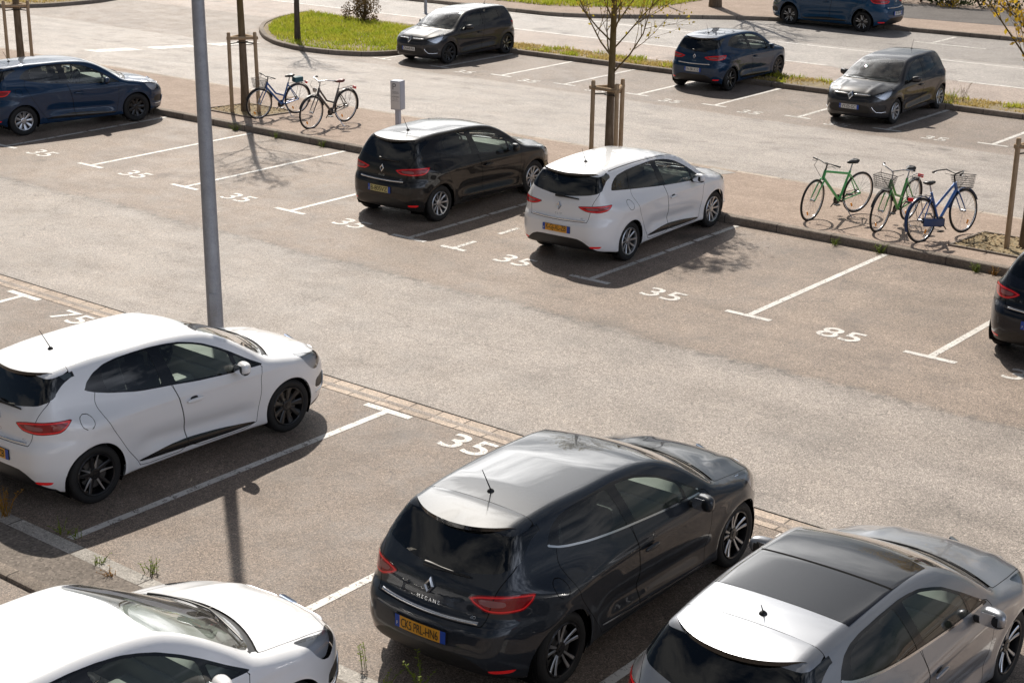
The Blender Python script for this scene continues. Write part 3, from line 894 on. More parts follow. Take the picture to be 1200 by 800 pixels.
def plate_records(cf, where, P, style, txt):
    """licence plate with its bands and characters"""
    w, h = .50, .105
    fn = cf.rear if where == 'rear' else cf.front
    z0 = P['plate_z'] if where == 'rear' else P['plate_fz']
    nx = 20
    V = []; F = []; fm = []
    for i in range(nx + 1):
        for j in (0, 1): V.append((-w / 2 + w * i / nx, -h / 2 + h * j))
    for i in range(nx): F.append([2 * i, 2 * i + 2, 2 * i + 3, 2 * i + 1]); fm.append(1 if i < 2 or (i >= nx - 2 and style != 'plain') else 0)
    V = np.array(V)
    # back edge ring gives the plate a thickness
    front = fn(V[:, 0], V[:, 1] + z0, np.full(len(V), .016))
    back = fn(V[:, 0], V[:, 1] + z0, np.full(len(V), .001))
    k = len(V); VV = np.concatenate([front, back])
    ring = [2 * i for i in range(nx + 1)] + [2 * i + 1 for i in range(nx, -1, -1)]
    for a, b in zip(ring, ring[1:] + ring[:1]): F.append([a, b, b + k, a + k]); fm.append(2)
    me = mesh_np('licence_plate', VV, F, [{'yellow': M_PLATEY, 'pale': M_PLATEP}.get(style, M_PLATEW), M_PLATEB, M_BLACK], fm, False)
    tv, tf = text_mesh2d(txt, .108, 0, .95)
    tv = tv.copy(); wid = np.ptp(tv[:, 0]); tv[:, 0] *= (.365 if style != 'plain' else .40) / wid; tv[:, 1] *= 1.0
    tv[:, 0] -= (tv[:, 0].max() + tv[:, 0].min()) / 2 - (0 if style != 'plain' else .02); tv[:, 1] -= (tv[:, 1].max() + tv[:, 1].min()) / 2
    tm = conform_mesh(fn, tv[:, :2], tf, z0, [M_INK], 'plate_characters', .0185)
    ch = [rec('plate_characters', tm)]
    ev, ef = text_mesh2d('F', .045)
    em = conform_mesh(fn, ev[:, :2], ef, z0 - .02, [M_EUY], 'plate_band_letter', .0185, u0=-w / 2 + .026)
    ch.append(rec('plate_band_letter', em))
    return rec('licence_plate', me, ch=ch)

def badge_mesh(fn, z0, s, off):
    """bevelled rhombus ring"""
    V = []; off_ = []
    outer = [(0, 1), (.62, .28), (.62, -.28), (0, -1), (-.62, -.28), (-.62, .28)]
    outer = [(0, 1), (.74, 0), (0, -1), (-.74, 0)]
    rings = [(1.0, 0), (.98, .012), (.74, .022), (.50, .014), (.46, .002)]
    for k, h in rings:
        for x, y in outer: V.append((x * k * s, y * k * s)); off_.append(off + h)
    V = np.array(V); n = 4
    p = fn(V[:, 0], V[:, 1] + z0, np.array(off_))
    F = [[i * n + j, i * n + (j + 1) % n, (i + 1) * n + (j + 1) % n, (i + 1) * n + j] for i in range(len(rings) - 1) for j in range(n)]
    return mesh_np('badge', p, F, [M_CHROME], None, False)

def build_car(P, opts):
    S, V0, N0, F, cls = build_shell(P)
    V, N = warp_pts(P, V0, N0)
    cf = Conform(S, P)
    sel = lambda *ks: [i for i, c in enumerate(cls) if c in ks]
    Rr = []
    T = lambda ks, mode, name, mats, **kw: take(V, N, F, sel(*ks), mode, name, mats, **kw)
    body_sel = ('body', 'gap', 'groove')
    fm = [1 if c == 'gap' else (2 if c in ('groove', 'cowl') else 0) for c in cls]
    PM = PAINT['white']
    Rr.append(rec('body', T(body_sel, 'both', 'body', [PM, M_GAP, M_BLACK], fm=fm), (0,)))
    Rr.append(rec('bonnet', T(('hood',), 'both', 'bonnet', [PM]), (0,)))
    tg = rec('tailgate', T(('tailgate',), 'both', 'tailgate', [PM]), (0,))
    Rr.append(tg)
    Rr.append(rec('cowl', T(('cowl',), 'both', 'cowl', [M_BLACK], off=-.012)))
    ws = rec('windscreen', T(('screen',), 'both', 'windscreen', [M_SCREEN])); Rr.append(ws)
    rw = rec('rear_window', T(('rwin',), 'both', 'rear_window', [M_PRIV])); tg['ch'].append(rw)
    Rr.append(rec('rear_valance', T(('valance',), 'both', 'rear_valance', [M_BLACK]))); Rr.append(rec('front_valance', T(('fchin',), 'both', 'front_valance', [M_BLACK])))
    gr = rec('grille', T(('grille', 'intake'), 'both', 'grille', [M_BLACK], off=-.008)); Rr.append(gr)
    doors = {}
    for sd, sgn in (('R', -1), ('L', 1)):
        Rr.append(rec('window_frame', T(('frame',), sd, 'window_frame', [M_GLOSSK])))
        df = rec('door', T(('door_front',), sd, 'front_door', [PM]), (0,)); dr = rec('door', T(('door_rear',), sd, 'rear_door', [PM]), (0,))
        df['ch'].append(rec('window', T(('win_front',), sd, 'front_window', [M_GLASS], off=-.003)))
        if sel('win_quarter'): df['ch'].append(rec('quarter_window', T(('win_quarter',), sd, 'quarter_window', [M_GLASS], off=-.003)))
        dr['ch'].append(rec('window', T(('win_rear',), sd, 'rear_side_window', [M_PRIV], off=-.003)))
        if sel('win_side'): Rr.append(rec('side_window', T(('win_side',), sd, 'side_window', [M_PRIV], off=-.003)))
        Rr += [df, dr]; doors[sd] = (df, dr)
        Rr.append(rec('door_trim', T(('trim',), sd, 'door_trim', [M_CHROME if P.get('moulding') else M_GLOSSK], off=.004)))
        if P.get('moulding'): Rr.append(rec('window_moulding', T(('moulding',), sd, 'window_moulding', [M_CHROME], off=.003)))
        tm = [1 if c == 'tl_in' else (2 if c == 'tl_ring' else 0) for c in cls]
        tl = rec('tail_lamp', T(('tl', 'tl_in', 'tl_ring'), sd, 'tail_lamp', [M_RED, M_LAMPW, M_REDB], fm=tm, off=.004)); Rr.append(tl)
        Rr.append(rec('reflector', T(('refl',), sd, 'reflector', [M_REDB], off=.002)))
        Rr.append(rec('fog_lamp', T(('fog',), sd, 'fog_lamp', [M_BLACK], off=-.008)))
        hl = rec('headlight', T(('hl',), sd, 'headlight', [M_LENS])); Rr.append(hl)
        b = T(('hl',), sd, 'lamp_housing', [M_LAMPD], off=-.035)
        hl['ch'].append(rec('lamp_housing', b))
        # projector bowls
        for w_, z_ , rad in ((.95, .71, .050), (1.15, .735, .042)):
            yy = w_ * .58; xx = (max(b_ for a_, b_ in P['front'])) - (w_ - yy) - .02
            q = MB(); q.lathe([(-.03, .01), (-.02, rad * .7), (.02, rad), (.024, rad * 1.06)], 20, 'x', c=(xx, yy * sgn, z_))
            me = q.mesh('reflector_bowl', [M_CHROME], True, 40)
            for v in me.vertices: v.co = W1(P, v.co)
            hl['ch'].append(rec('reflector_bowl', me))
        # thin bright outline of the tail lamp
        # handle and mirror
        hx, hz = P['handle']
        p, n = cf.side(hx, hz, sgn)
        rot = Matrix.Rotation(math.atan2(n.y, n.x) - math.pi / 2, 3, 'Z')
        a, f = superellipsoid((0, 0, 0), (.112, .016, .022), .75, 20, 10)
        k = MB(); vs = [k.bm.verts.new(v) for v in a]
        for g in f:
            try: k.bm.faces.new([vs[i] for i in g])
            except ValueError: pass
        hm = k.mesh('handle', [PM], True, 60)
        hr = rec('handle', hm, (0,), loc=p + n * .030)
        df['ch'].append(hr)
        a, f = superellipsoid((0, 0, 0), (.05, .004, .022), .9, 20, 10)
        df['ch'].append(rec('handle_recess', mesh_np('handle_recess', a, f, [M_BLACK]), loc=p + n * .001 + Vector((.0, 0, .016))))
        mx, mz = P['mirror']
        p, n = cf.side(mx, mz - .02, sgn); p = p + Vector((0, 0, .02))
        a, f = superellipsoid((0, 0, 0), (.072, .112, .075), .72, 28, 18)
        # sweep the outer end back, flat glass face to the rear
        a2 = a.copy(); a2[:, 0] += -.035 * (a[:, 1] * sgn / .11) - .0
        a2[:, 2] += .012 * (a[:, 1] * sgn / .11)
        sc = 1 - .18 * np.clip(a[:, 0] / .07, 0, 1); a2[:, 2] = a2[:, 2] * sc; a2[:, 1] *= sc
        fmm = [1 if np.mean([a[i][2] for i in q_]) < -.034 or np.mean([a[i][0] for i in q_]) < -.066 else 0 for q_ in f]
        c = p + Vector((.0, sgn * .135, .045))
        mr = rec('mirror', mesh_np('mirror', a2, f, [PM, M_BLACK], fmm), (0,), loc=c)
        g = MB(); g.prism(rounded_rect(.17, .105, .03), .002, Matrix.Translation((-.072, 0, .0)) @ Matrix.Rotation(R(-90), 4, 'Y') @ Matrix.Rotation(R(90), 4, 'Z'))
        mr['ch'].append(rec('mirror_glass', g.mesh('mirror_glass', [M_CHROME], True)))
        st = MB(); st.tube([Vector((-.01, -sgn * .15, -.05)), Vector((-.01, -sgn * .08, -.05)), Vector((0, -sgn * .02, -.04))], [.03, .026, .03], 10)
        mr['ch'].append(rec('mirror_stalk', st.mesh('mirror_stalk', [M_BLACK], True, 40)))
        Rr.append(mr)
        # wheels
        rr = opts.get('rr', .212); r = P['wr'] if not P.get('warp') else W1(P, (0, 0, P['wr']))[2]
        r = P['wr']
        for wx in (0.0, P['wb']):
            wx_ = W1(P, (wx, 0, 0))[0]
            ty = tyre_mesh(r, P['tyre_w'], rr); st = opts.get('rim', 'twin'); st = opts.get('rim_front', st) if wx > 1 else st
            rm = rim_mesh(st, rr, P['tyre_w']); dm = disc_mesh(rr, P['tyre_w'])
            w_ = rec('wheel', ty, loc=Vector((wx_, sgn * P['track'] * (P['warp']['y'] if P.get('warp') else 1), r)), role='wheel' + sd)
            w_['ch'] = [rec('rim', rm), rec('brake_disc', dm)]
            Rr.append(w_)
    # ---- rear furniture
    cz0, cz1, cu = P['chrome']
    if opts.get('chrome', True): tg['ch'].append(rec('chrome_strip', strip_mesh(cf.rear, -cu, cu, cz0 + .004, cz1 + .004, [M_CHROME], 'chrome_strip', .010, bow=.05)))
    tg['ch'].append(rec('badge', badge_mesh(cf.rear, P['logo_z'], .066, .002)))
    for sgn in (-1, 1):       # bright light guide round each tail lamp
        pass
    tv, tf = text_mesh2d(' '.join(P['text']), .042, 0)
    tg['ch'].append(rec('lettering', conform_mesh(cf.rear, tv[:, :2], tf, P['letter_z'], [M_CHROME], 'lettering', .004)))
    tv, tf = text_mesh2d('dCi', .032, 0)
    tg['ch'].append(rec('lettering', conform_mesh(cf.rear, tv[:, :2], tf, .755, [M_CHROME], 'engine_lettering', .004, u0=.42)))
    # rear wiper
    us = np.linspace(-.07, .33, 14); zs = 1.045 - .02 * (us + .1)
    off = np.interp(us, [-.07, .0, .33], [.042, .038, .018])
    p = cf.rear(us, zs, off); rad = np.interp(us, [-.07, -.02, .08, .33], [.024, .026, .015, .007])
    w_ = MB(); w_.tube([Vector(q) for q in p], list(rad), 8)
    p2 = cf.rear(us[4:], zs[4:] - .006, np.full(10, .007)); w_.tube([Vector(q) for q in p2], .005, 6)
    rw['ch'].append(rec('wiper', w_.mesh('wiper', [M_BLACK], True, 50)))
    # spoiler: continues the roof over the rear window
    x0, x1, ye = P['spoiler']
    nu, nv = 40, 12; VV = []; FF = []
    P2 = dict(P); P2['rear'] = [(a_, b_ - .7) for a_, b_ in P['rear']]; S2 = CarShape(P2)
    gp = []
    for i in range(nu + 1):
        y = -ye + 2 * ye * i / nu; xe = x1 + (P['spoiler_end'] - x1) * (abs(y) / ye) ** 2.6
        for j in range(nv + 1): gp.append((x0 + (xe - x0) * j / nv, y, .6))
    gp = np.array(gp); zz_ = S2.shoot(gp, np.tile([0, 0, 1.], (len(gp), 1)))[:, 2]
    for layer in (0, 1):
        for q, (x, y, _) in enumerate(gp):
            t = (q % (nv + 1)) / nv; e = abs(y) / ye
            z = zz_[q] - .022 * t * t * (1 - e) - .004 * e ** 8
            VV.append((x, y, z + .003 * min(1, t * 6) * (1 - e ** 6) if layer == 0 else z - (.012 + .024 * t * (1 - .5 * e))))
    kk = (nu + 1) * (nv + 1); ix = lambda L, i, j: L * kk + i * (nv + 1) + j
    for i in range(nu):
        for j in range(nv):
            FF.append([ix(0, i, j), ix(0, i + 1, j), ix(0, i + 1, j + 1), ix(0, i, j + 1)][::-1]); FF.append([ix(1, i, j), ix(1, i + 1, j), ix(1, i + 1, j + 1), ix(1, i, j + 1)])
        FF.append([ix(0, i, nv), ix(0, i + 1, nv), ix(1, i + 1, nv), ix(1, i, nv)][::-1])
    for j in range(nv):
        FF.append([ix(0, 0, j), ix(0, 0, j + 1), ix(1, 0, j + 1), ix(1, 0, j)][::-1]); FF.append([ix(0, nu, j), ix(0, nu, j + 1), ix(1, nu, j + 1), ix(1, nu, j)])
    VV = warp_pts(P, np.array(VV))[0]
    fms = []
    for q in FF: fms.append(0 if all(i < kk for i in q) else 1)
    me = mesh_np('spoiler', VV, FF, [PM, M_GLOSSK], fms, True)
    me.set_sharp_from_angle(angle=R(40))
    sp = rec('spoiler', me, (0,)); tg['ch'].append(sp)
    # aerial
    ax = opts.get('aerial_x', .12); p, n = cf.top(ax, 0)
    a = MB(); a.lathe([(-.004, .032), (.008, .028), (.022, .014), (.026, .001)], 16, 'z')
    L = opts.get('aerial', .24); a.tube([Vector((0, 0, .015)), Vector((-.46 * L, 0, .015 + .88 * L))], [.006, .003], 6)
    Rr.append(rec('aerial', a.mesh('aerial', [M_BLACK], True, 50), loc=p))
    # front wipers
    fw = MB()
    for y0, y1 in ((.52, -.08), (-.05, -.58)):
        ys = np.linspace(y0, y1, 12); pts = []
        for i, y in enumerate(ys):
            xx = P['cowl'][0] - .03 - .42 * y * y - .07 * math.sin(math.pi * i / 11) * .6
            q, n = cf.top(xx, y); pts.append(q + n * .016)
        fw.tube(pts, .008, 6)
    ws['ch'].append(rec('wiper', fw.mesh('front_wiper', [M_BLACK], True, 50)))
    # front badge and bright grille bars
    gr['ch'].append(rec('badge', badge_mesh(cf.front, P['logo_fz'], .095, .010)))
    for s0, s1 in ((-.46, -.085), (.085, .46)):
        gr['ch'].append(rec('grille_bar', strip_mesh(cf.front, s0, s1, .730, .750, [M_CHROME], 'grille_bar', .010, 14)))
    for sgn in (-1, 1):
        us = [sgn * .535, sgn * .57, sgn * .62, sgn * .70, sgn * .765]; zs = [.475, .41, .35, .338, .345]
        p = cf.front(np.array(us), np.array(zs), np.full(5, .004)); q = MB(); q.tube([Vector(k) for k in p], .011, 8)
        Rr.append(rec('fog_lamp_trim', q.mesh('fog_lamp_trim', [M_CHROME], True, 50)))
    # ---- wheel housings, floor and cabin
    q = MB()
    for wx in (0.0, P['wb']):
        R0 = P['arch'] + .004
        for sgn in (-1, 1):
            rings = []
            for y in (.42, .79):
                rings.append([q.bm.verts.new((wx + R0 * math.cos(t), sgn * y, P['wr'] + R0 * math.sin(t))) for t in np.linspace(-.5, math.pi + .5, 24)])
            for k in range(23): q.bm.faces.new((rings[0][k], rings[0][k + 1], rings[1][k + 1], rings[1][k]))
            q.bm.faces.new(rings[0])
    q.box((1.3, 0, .235), (3.4, 1.2, .05))
    me = q.mesh('underbody', [M_GAP], True)
    for v in me.vertices: v.co = W1(P, v.co)
    Rr.append(rec('underbody', me))
    # lining follows the shell from inside
    ls = [i for i, c in enumerate(cls) if c in ('body', 'door_front', 'door_rear', 'tailgate', 'gap')]
    Cn = np.array([V0[F[i]].mean(0) for i in ls])
    ls = [i for i, c in zip(ls, Cn) if c[2] > .5 and c[0] < 2.45 and not (c[0] > 2.2 and c[2] > .97)]
    lm = [0] * len(F)
    for i in ls:
        c = V0[F[i]].mean(0)
        lm[i] = 1 if c[2] > 1.18 else 0
    Rr.append(rec('cabin_lining', take(V, N, F, ls, 'both', 'cabin_lining', [M_INTL, M_HEAD], fm=lm, off=-.03, flip=True)))
    def seat(cx, cy, w):
        s = MB()
        s.box((cx + .10, cy, .50), (.52, w, .16), mi=0, bev=.04)
        s.box((cx - .19, cy, .83), (.15, w * .96, .62), Matrix.Rotation(R(-14), 3, 'Y'), bev=.05)
        n = 1 if w < .8 else 2
        for j in range(n):
            yy = cy if n == 1 else cy + (.36 if j else -.36)
            s.box((cx - .295, yy, 1.20), (.09, .25, .16), Matrix.Rotation(R(-10), 3, 'Y'), bev=.03)
        me = s.mesh('seat', [M_INT], True, 40)
        for v in me.vertices: v.co = W1(P, v.co)
        return rec('seat', me)
    Rr += [seat(1.18, .35, .50), seat(1.18, -.35, .50), seat(.22, 0, 1.18)]
    d = MB(); d.box((2.12, 0, .86), (.5, 1.34, .17), Matrix.Rotation(R(8), 3, 'Y'), bev=.05); d.box((1.98, 0, .70), (.3, 1.3, .3), bev=.05)
    d.box((1.75, 0, .62), (.7, .22, .2), bev=.04); d.box((1.93, 0, .87), (.06, .26, .14), bev=.02); d.box((2.35, 0, .885), (.3, 1.2, .04), bev=.015)
    me = d.mesh('dashboard', [M_DASH], True, 40)
    for v in me.vertices: v.co = W1(P, v.co)
    Rr.append(rec('dashboard', me))
    sw = MB(); Mx = Matrix.Translation((1.74, .35, .90)) @ Matrix.Rotation(R(-62), 4, 'Y')
    ring = [Mx @ Vector((.18 * math.cos(t), .18 * math.sin(t), 0)) for t in np.linspace(0, 2 * math.pi, 28, endpoint=False)]
    sw.tube(ring, .016, 8, closed=True)
    for t in (0, 2.1, 4.2): sw.tube([Mx @ Vector((0, 0, .01)), Mx @ Vector((.17 * math.cos(t + math.pi), .17 * math.sin(t + math.pi), 0))], .018, 6)
    sw.tube([Mx @ Vector((0, 0, .03)), Mx @ Vector((0, 0, -.2))], [.06, .03], 10)
    me = sw.mesh('steering_wheel', [M_BLACK], True, 50)
    for v in me.vertices: v.co = W1(P, v.co)
    Rr.append(rec('steering_wheel', me))
    # rear-view mirror
    rm = MB(); q_, n_ = cf.top(1.72, 0); rm.box(q_ + Vector((-.05, 0, -.10)), (.03, .22, .06), bev=.01); rm.tube([q_ + Vector((-.04, 0, -.08)), q_ + Vector((.02, 0, -.03))], .01, 6)
    Rr.append(rec('rear_view_mirror', rm.mesh('rear_view_mirror', [M_BLACK], True)))
    if opts.get('glass_roof'):
        # dark panoramic panel: roof region between the rails
        ys = np.linspace(-.515, .515, 34); xs = np.linspace(.34, 1.66, 44); VV = []; NN = []
        for x in xs:
            for y in ys:
                xx = x - (.0 if x < 1.2 else (x - 1.2) / .46 * .42 * y * y)
                VV.append((xx, y, float(S.Z(np.array([xx]), np.array([y]))[0])))
        A = np.array(VV); O = A.copy(); O[:, 2] = .6
        Pp = S.shoot(O, np.tile([0, 0, 1.], (len(O), 1))); n_ = S.N(Pp); Pw, Nw = warp_pts(P, Pp + n_ * .0025, n_)
        m_ = len(ys); FF = [[i * m_ + j, (i + 1) * m_ + j, (i + 1) * m_ + j + 1, i * m_ + j + 1] for i in range(len(xs) - 1) for j in range(m_ - 1)]
        fm_ = [1 if abs(xs[i] - .98) < .016 else 0 for i in range(len(xs) - 1) for j in range(m_ - 1)]
        Rr.append(rec('glass_roof', mesh_np('glass_roof', Pw, FF, [M_GLOSSK, M_GAP], fm_, True, Nw)))
    return dict(P=P, S=S, cf=cf, recs=Rr, tg=tg)

def place_rec(r, parent, pm, mats=None):
    o = link(r['n'], r['me'], parent)
    if r['loc'] is not None: o.location = r['loc']
    for k in r['paint']:
        sl = o.material_slots[k]; sl.link = 'OBJECT'; sl.material = pm
    if r.get('label'): o['label'] = r['label']
    if r['role'] and r['role'].endswith('L') and r['role'].startswith('wheel'): o.rotation_euler = (0, 0, math.pi)
    for c in r['ch']: place_rec(c, o, pm)
    return o

def spawn_car(C, label, cat, paint_key, x, y, z, hd, group=None, extra=(), steer=0.0, name='parked_car', plates=()):
    root = empty(name, (x, y, z), R(hd), label, cat, group)
    pm = PAINT[paint_key]
    for r in C['recs']:
        o = place_rec(r, root, pm)
        if steer and r['n'] == 'wheel' and r['loc'][0] > 1: o.rotation_euler.z += R(steer)
    for where, style, txt in plates:
        place_rec(plate_records(C['cf'], where, C['P'], style, txt), root, pm)
    for r in extra: place_rec(r, root, pm)
    return root
# ------------------------------------------------------------------ terrain
def zt(y):
    return float(np.interp(y, [22.96, 26.6, 34.2, 90], [0.0, -.03, -.56, -.56]))
def zp(y):       # top of the planted pavement
    return float(np.interp(y, [22.96, 26.6], [.125, -.022]))

def grid_sheet(name, m, xs, ys, zf, parent=None):
    V = [(x, y, zf(x, y)) for y in ys for x in xs]; n = len(xs)
    F = [(j * n + i, j * n + i + 1, (j + 1) * n + i + 1, (j + 1) * n + i) for j in range(len(ys) - 1) for i in range(n - 1)]
    return link(name, mesh_np(name, V, F, [m], None, True), parent)

def ground_material():
    m = mat('asphalt', (.2, .19, .18), .85, spec=.35); g = NT(m); p = g.pos()
    sp = g.node('ShaderNodeSeparateXYZ', inp={0: p}); y = sp.outputs[1]; x = sp.outputs[0]
    wob = g.math('MULTIPLY_ADD', g.noise(p, .55, 4, .6), .5, -.25)
    wob2 = g.math('MULTIPLY_ADD', g.noise(p, 5.0, 3, .6), .22, -.11)
    yw = g.math('ADD', y, g.math('ADD', wob, wob2))
    def band(a, b, s=.05):
        u = g.node('ShaderNodeMapRange', interpolation_type='SMOOTHSTEP', inp={0: yw, 1: a - s, 2: a + s}).outputs[0]
        v = g.node('ShaderNodeMapRange', interpolation_type='SMOOTHSTEP', inp={0: yw, 1: b + s, 2: b - s}).outputs[0]
        return g.math('MULTIPLY', u, v)
    big = g.noise(p, .35, 5, .62); med = g.noise(p, 1.7, 5, .68); fin = g.noise(p, 14, 4, .6)
    # bays: coarse brown-grey
    bay = g.ramp(med, [(.28, (.182, .145, .116)), (.5, (.258, .208, .168)), (.72, (.328, .268, .218))])
    bay = g.mix(g.ramp(big, [(.35, 0.0), (.7, .55)]), bay, (.30, .246, .20))
    bay = g.mix(1.0, bay, g.node('ShaderNodeMapRange', inp={0: y, 1: 12.0, 2: 18.0, 3: .88, 4: 1.07}).outputs[0], 'MULTIPLY')
    lane = g.ramp(med, [(.25, (.288, .256, .226)), (.55, (.352, .317, .284)), (.8, (.405, .367, .331))])
    lane = g.mix(g.ramp(big, [(.4, 0.0), (.68, .5)]), lane, (.33, .288, .246))
    lane2 = g.mix(.5, lane, (.42, .388, .355))
    # wheel tracks along the lane
    tr = g.math('SINE', g.math('MULTIPLY_ADD', yw, 3.6, 1.0))
    lane = g.mix(g.math('MULTIPLY_ADD', tr, .10, .10), lane, (.32, .275, .232))
    path = g.ramp(med, [(.3, (.34, .28, .24)), (.7, (.43, .365, .318))])
    road = g.ramp(med, [(.3, (.35, .33, .31)), (.7, (.46, .438, .41))])
    bayc = g.mix(.45, bay, (.25, .222, .198))
    c = g.mix(band(13.1, 17.05, .10), bay, lane)
    c = g.mix(band(25.5, 33.9, .25), c, lane2)
    c = g.mix(band(33.9, 39.0, .25), c, bayc)
    c = g.mix(band(39.0, 42.35, .02), c, path)
    c = g.mix(band(42.35, 46.1, .15), c, road)
    c = g.mix(band(46.1, 52, .15), c, g.mix(.5, road, (.22, .205, .19)))
    # far left part of the lane is a newer, paler surface
    # frayed joint between lane and bays
    j = g.math('ABSOLUTE', g.math('SUBTRACT', yw, 17.02))
    jm = g.math('MULTIPLY', g.ramp(j, [(.0, 1.0), (.22, 0.0)]), g.ramp(g.noise(p, 6.0, 4, .7), [(.42, 0.0), (.62, .75)]))
    c = g.mix(jm, c, (.085, .077, .07))
    # aggregate: fine light and dark stones
    v = g.node('ShaderNodeTexVoronoi', inp={'Vector': p, 'Scale': 115.0, 'Randomness': 1.0})
    st = g.node('ShaderNodeSeparateColor', inp={0: v.outputs['Color']})
    spk = g.ramp(st.outputs[0], [(.0, .34), (.22, .74), (.6, 1.0), (.85, 1.2), (1.0, 1.95)])
    v2 = g.node('ShaderNodeTexVoronoi', inp={'Vector': p, 'Scale': 46.0, 'Randomness': 1.0})
    st2 = g.node('ShaderNodeSeparateColor', inp={0: v2.outputs['Color']})
    spk2 = g.ramp(st2.outputs[1], [(.0, .80), (.3, .97), (.85, 1.02), (1.0, 1.2)])
    spk = g.math('MULTIPLY', g.math('MULTIPLY', spk, spk2), g.ramp(fin, [(.25, .88), (.75, 1.12)]))
    c = g.mix(1.0, c, spk, 'MULTIPLY')
    # patchy wear: blotches of about a metre and streaks that follow the traffic
    mp = g.node('ShaderNodeMapping', inp={0: p}); mp.inputs['Scale'].default_value = (.22, 1.5, 1)
    streak = g.noise(mp.outputs[0], 1.0, 5, .6)
    blot = g.noise(p, .75, 6, .7)
    c = g.mix(1.0, c, g.ramp(blot, [(.28, .70), (.48, .97), (.72, 1.16)]), 'MULTIPLY')
    c = g.mix(band(13.1, 34.0, .3), c, g.mix(1.0, c, g.ramp(streak, [(.3, .87), (.5, 1.0), (.7, 1.08)]), 'MULTIPLY'))
    # where engines stand the bays are darker
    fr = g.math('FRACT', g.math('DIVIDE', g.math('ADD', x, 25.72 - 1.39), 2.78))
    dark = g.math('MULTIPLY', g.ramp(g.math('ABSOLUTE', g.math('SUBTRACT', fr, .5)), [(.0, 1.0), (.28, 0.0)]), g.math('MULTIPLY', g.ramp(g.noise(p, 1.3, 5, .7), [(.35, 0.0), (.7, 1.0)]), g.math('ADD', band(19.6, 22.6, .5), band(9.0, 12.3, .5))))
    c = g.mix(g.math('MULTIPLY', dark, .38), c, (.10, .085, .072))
    # oil spots and stains inside the bays, thin cracks
    oil = g.math('MULTIPLY', g.ramp(g.noise(p, .9, 3, .5), [(.62, 0.0), (.75, .55)]), g.math('SUBTRACT', 1.0, band(13.1, 17.05, .3)))
    c = g.mix(oil, c, (.075, .066, .06))
    wv = g.node('ShaderNodeVectorMath', operation='ADD', inp={0: p, 1: g.node('ShaderNodeVectorMath', operation='SCALE', inp={0: g.noise(p, 1.2, 4, .6, 'Color'), 'Scale': 1.1}).outputs[0]})
    cr = g.node('ShaderNodeTexVoronoi', feature='DISTANCE_TO_EDGE', inp={'Vector': wv.outputs[0], 'Scale': .42})
    cm = g.math('MULTIPLY', g.ramp(cr.outputs['Distance'], [(.0, .55), (.006, 0.0)]), g.ramp(g.noise(p, .5, 2), [(.45, 0.0), (.6, 1.0)]))
    c = g.mix(cm, c, (.07, .065, .06))
    c = g.mix(1.0, c, (1.01, .985, .99), 'MULTIPLY')
    g.link(c, g.bsdf.inputs['Base Color'])
    g.link(g.ramp(med, [(.3, .56), (.7, .76)]), g.bsdf.inputs['Roughness'])
    h = g.math('ADD', st.outputs[0], g.math('MULTIPLY', st2.outputs[1], .7))
    g.link(g.bump(h, .4, .004), g.bsdf.inputs['Normal'])
    return m

def speckle_material(name, lo, hi, sc=60, rough=.85, bump=.4, med_s=1.5, joint=None):
    m = mat(name, lo, rough, spec=.3); g = NT(m); p = g.pos()
    n = g.noise(p, med_s, 6, .65)
    c = g.ramp(n, [(.28, lo), (.72, hi)])
    v = g.node('ShaderNodeTexVoronoi', inp={'Vector': p, 'Scale': float(sc)}); s = g.node('ShaderNodeSeparateColor', inp={0: v.outputs['Color']})
    k = g.ramp(s.outputs[0], [(.0, .62), (.3, .9), (.8, 1.06), (1.0, 1.4)])
    c = g.mix(1.0, c, g.math('MULTIPLY', k, g.ramp(g.noise(p, 9, 4, .6), [(.25, .84), (.75, 1.14)])), 'MULTIPLY')
    if joint:
        sp = g.node('ShaderNodeSeparateXYZ', inp={0: p})
        u = g.math('FRACT', g.math('DIVIDE', sp.outputs[0], joint))
        jm = g.math('LESS_THAN', g.math('MINIMUM', u, g.math('SUBTRACT', 1.0, u)), .010 / joint)
        c = g.mix(g.math('MULTIPLY', jm, .8), c, (.06, .05, .045))
        cell = g.node('ShaderNodeTexWhiteNoise', noise_dimensions='1D', inp={'W': g.math('FLOOR', g.math('DIVIDE', sp.outputs[0], joint))})
        c = g.mix(1.0, c, g.math('MULTIPLY_ADD', cell.outputs[0], .3, .85), 'MULTIPLY')
    g.link(c, g.bsdf.inputs['Base Color'])
    g.link(g.bump(g.math('ADD', s.outputs[0], n), bump, .006), g.bsdf.inputs['Normal'])
    return m

def road_paint_material(name='road_paint', wear=.5):
    m = mat(name, (.75, .73, .70), .6); g = NT(m); p = g.pos()
    v = g.node('ShaderNodeTexVoronoi', inp={'Vector': p, 'Scale': 60.0}); s = g.node('ShaderNodeSeparateColor', inp={0: v.outputs['Color']})
    n = g.noise(p, 7.0, 5, .7)
    f = g.math('ADD', g.math('MULTIPLY', s.outputs[0], .35), n)
    w = g.ramp(f, [(wear, 1.0), (wear + .12, 0.0)])
    base = g.ramp(g.noise(p, 2.0, 4), [(.3, (.60, .57, .53)), (.7, (.76, .74, .71))])
    g.link(g.mix(w, base, (.20, .175, .155)), g.bsdf.inputs['Base Color'])
    g.link(g.bump(s.outputs[0], .25, .004), g.bsdf.inputs['Normal'])
    return m

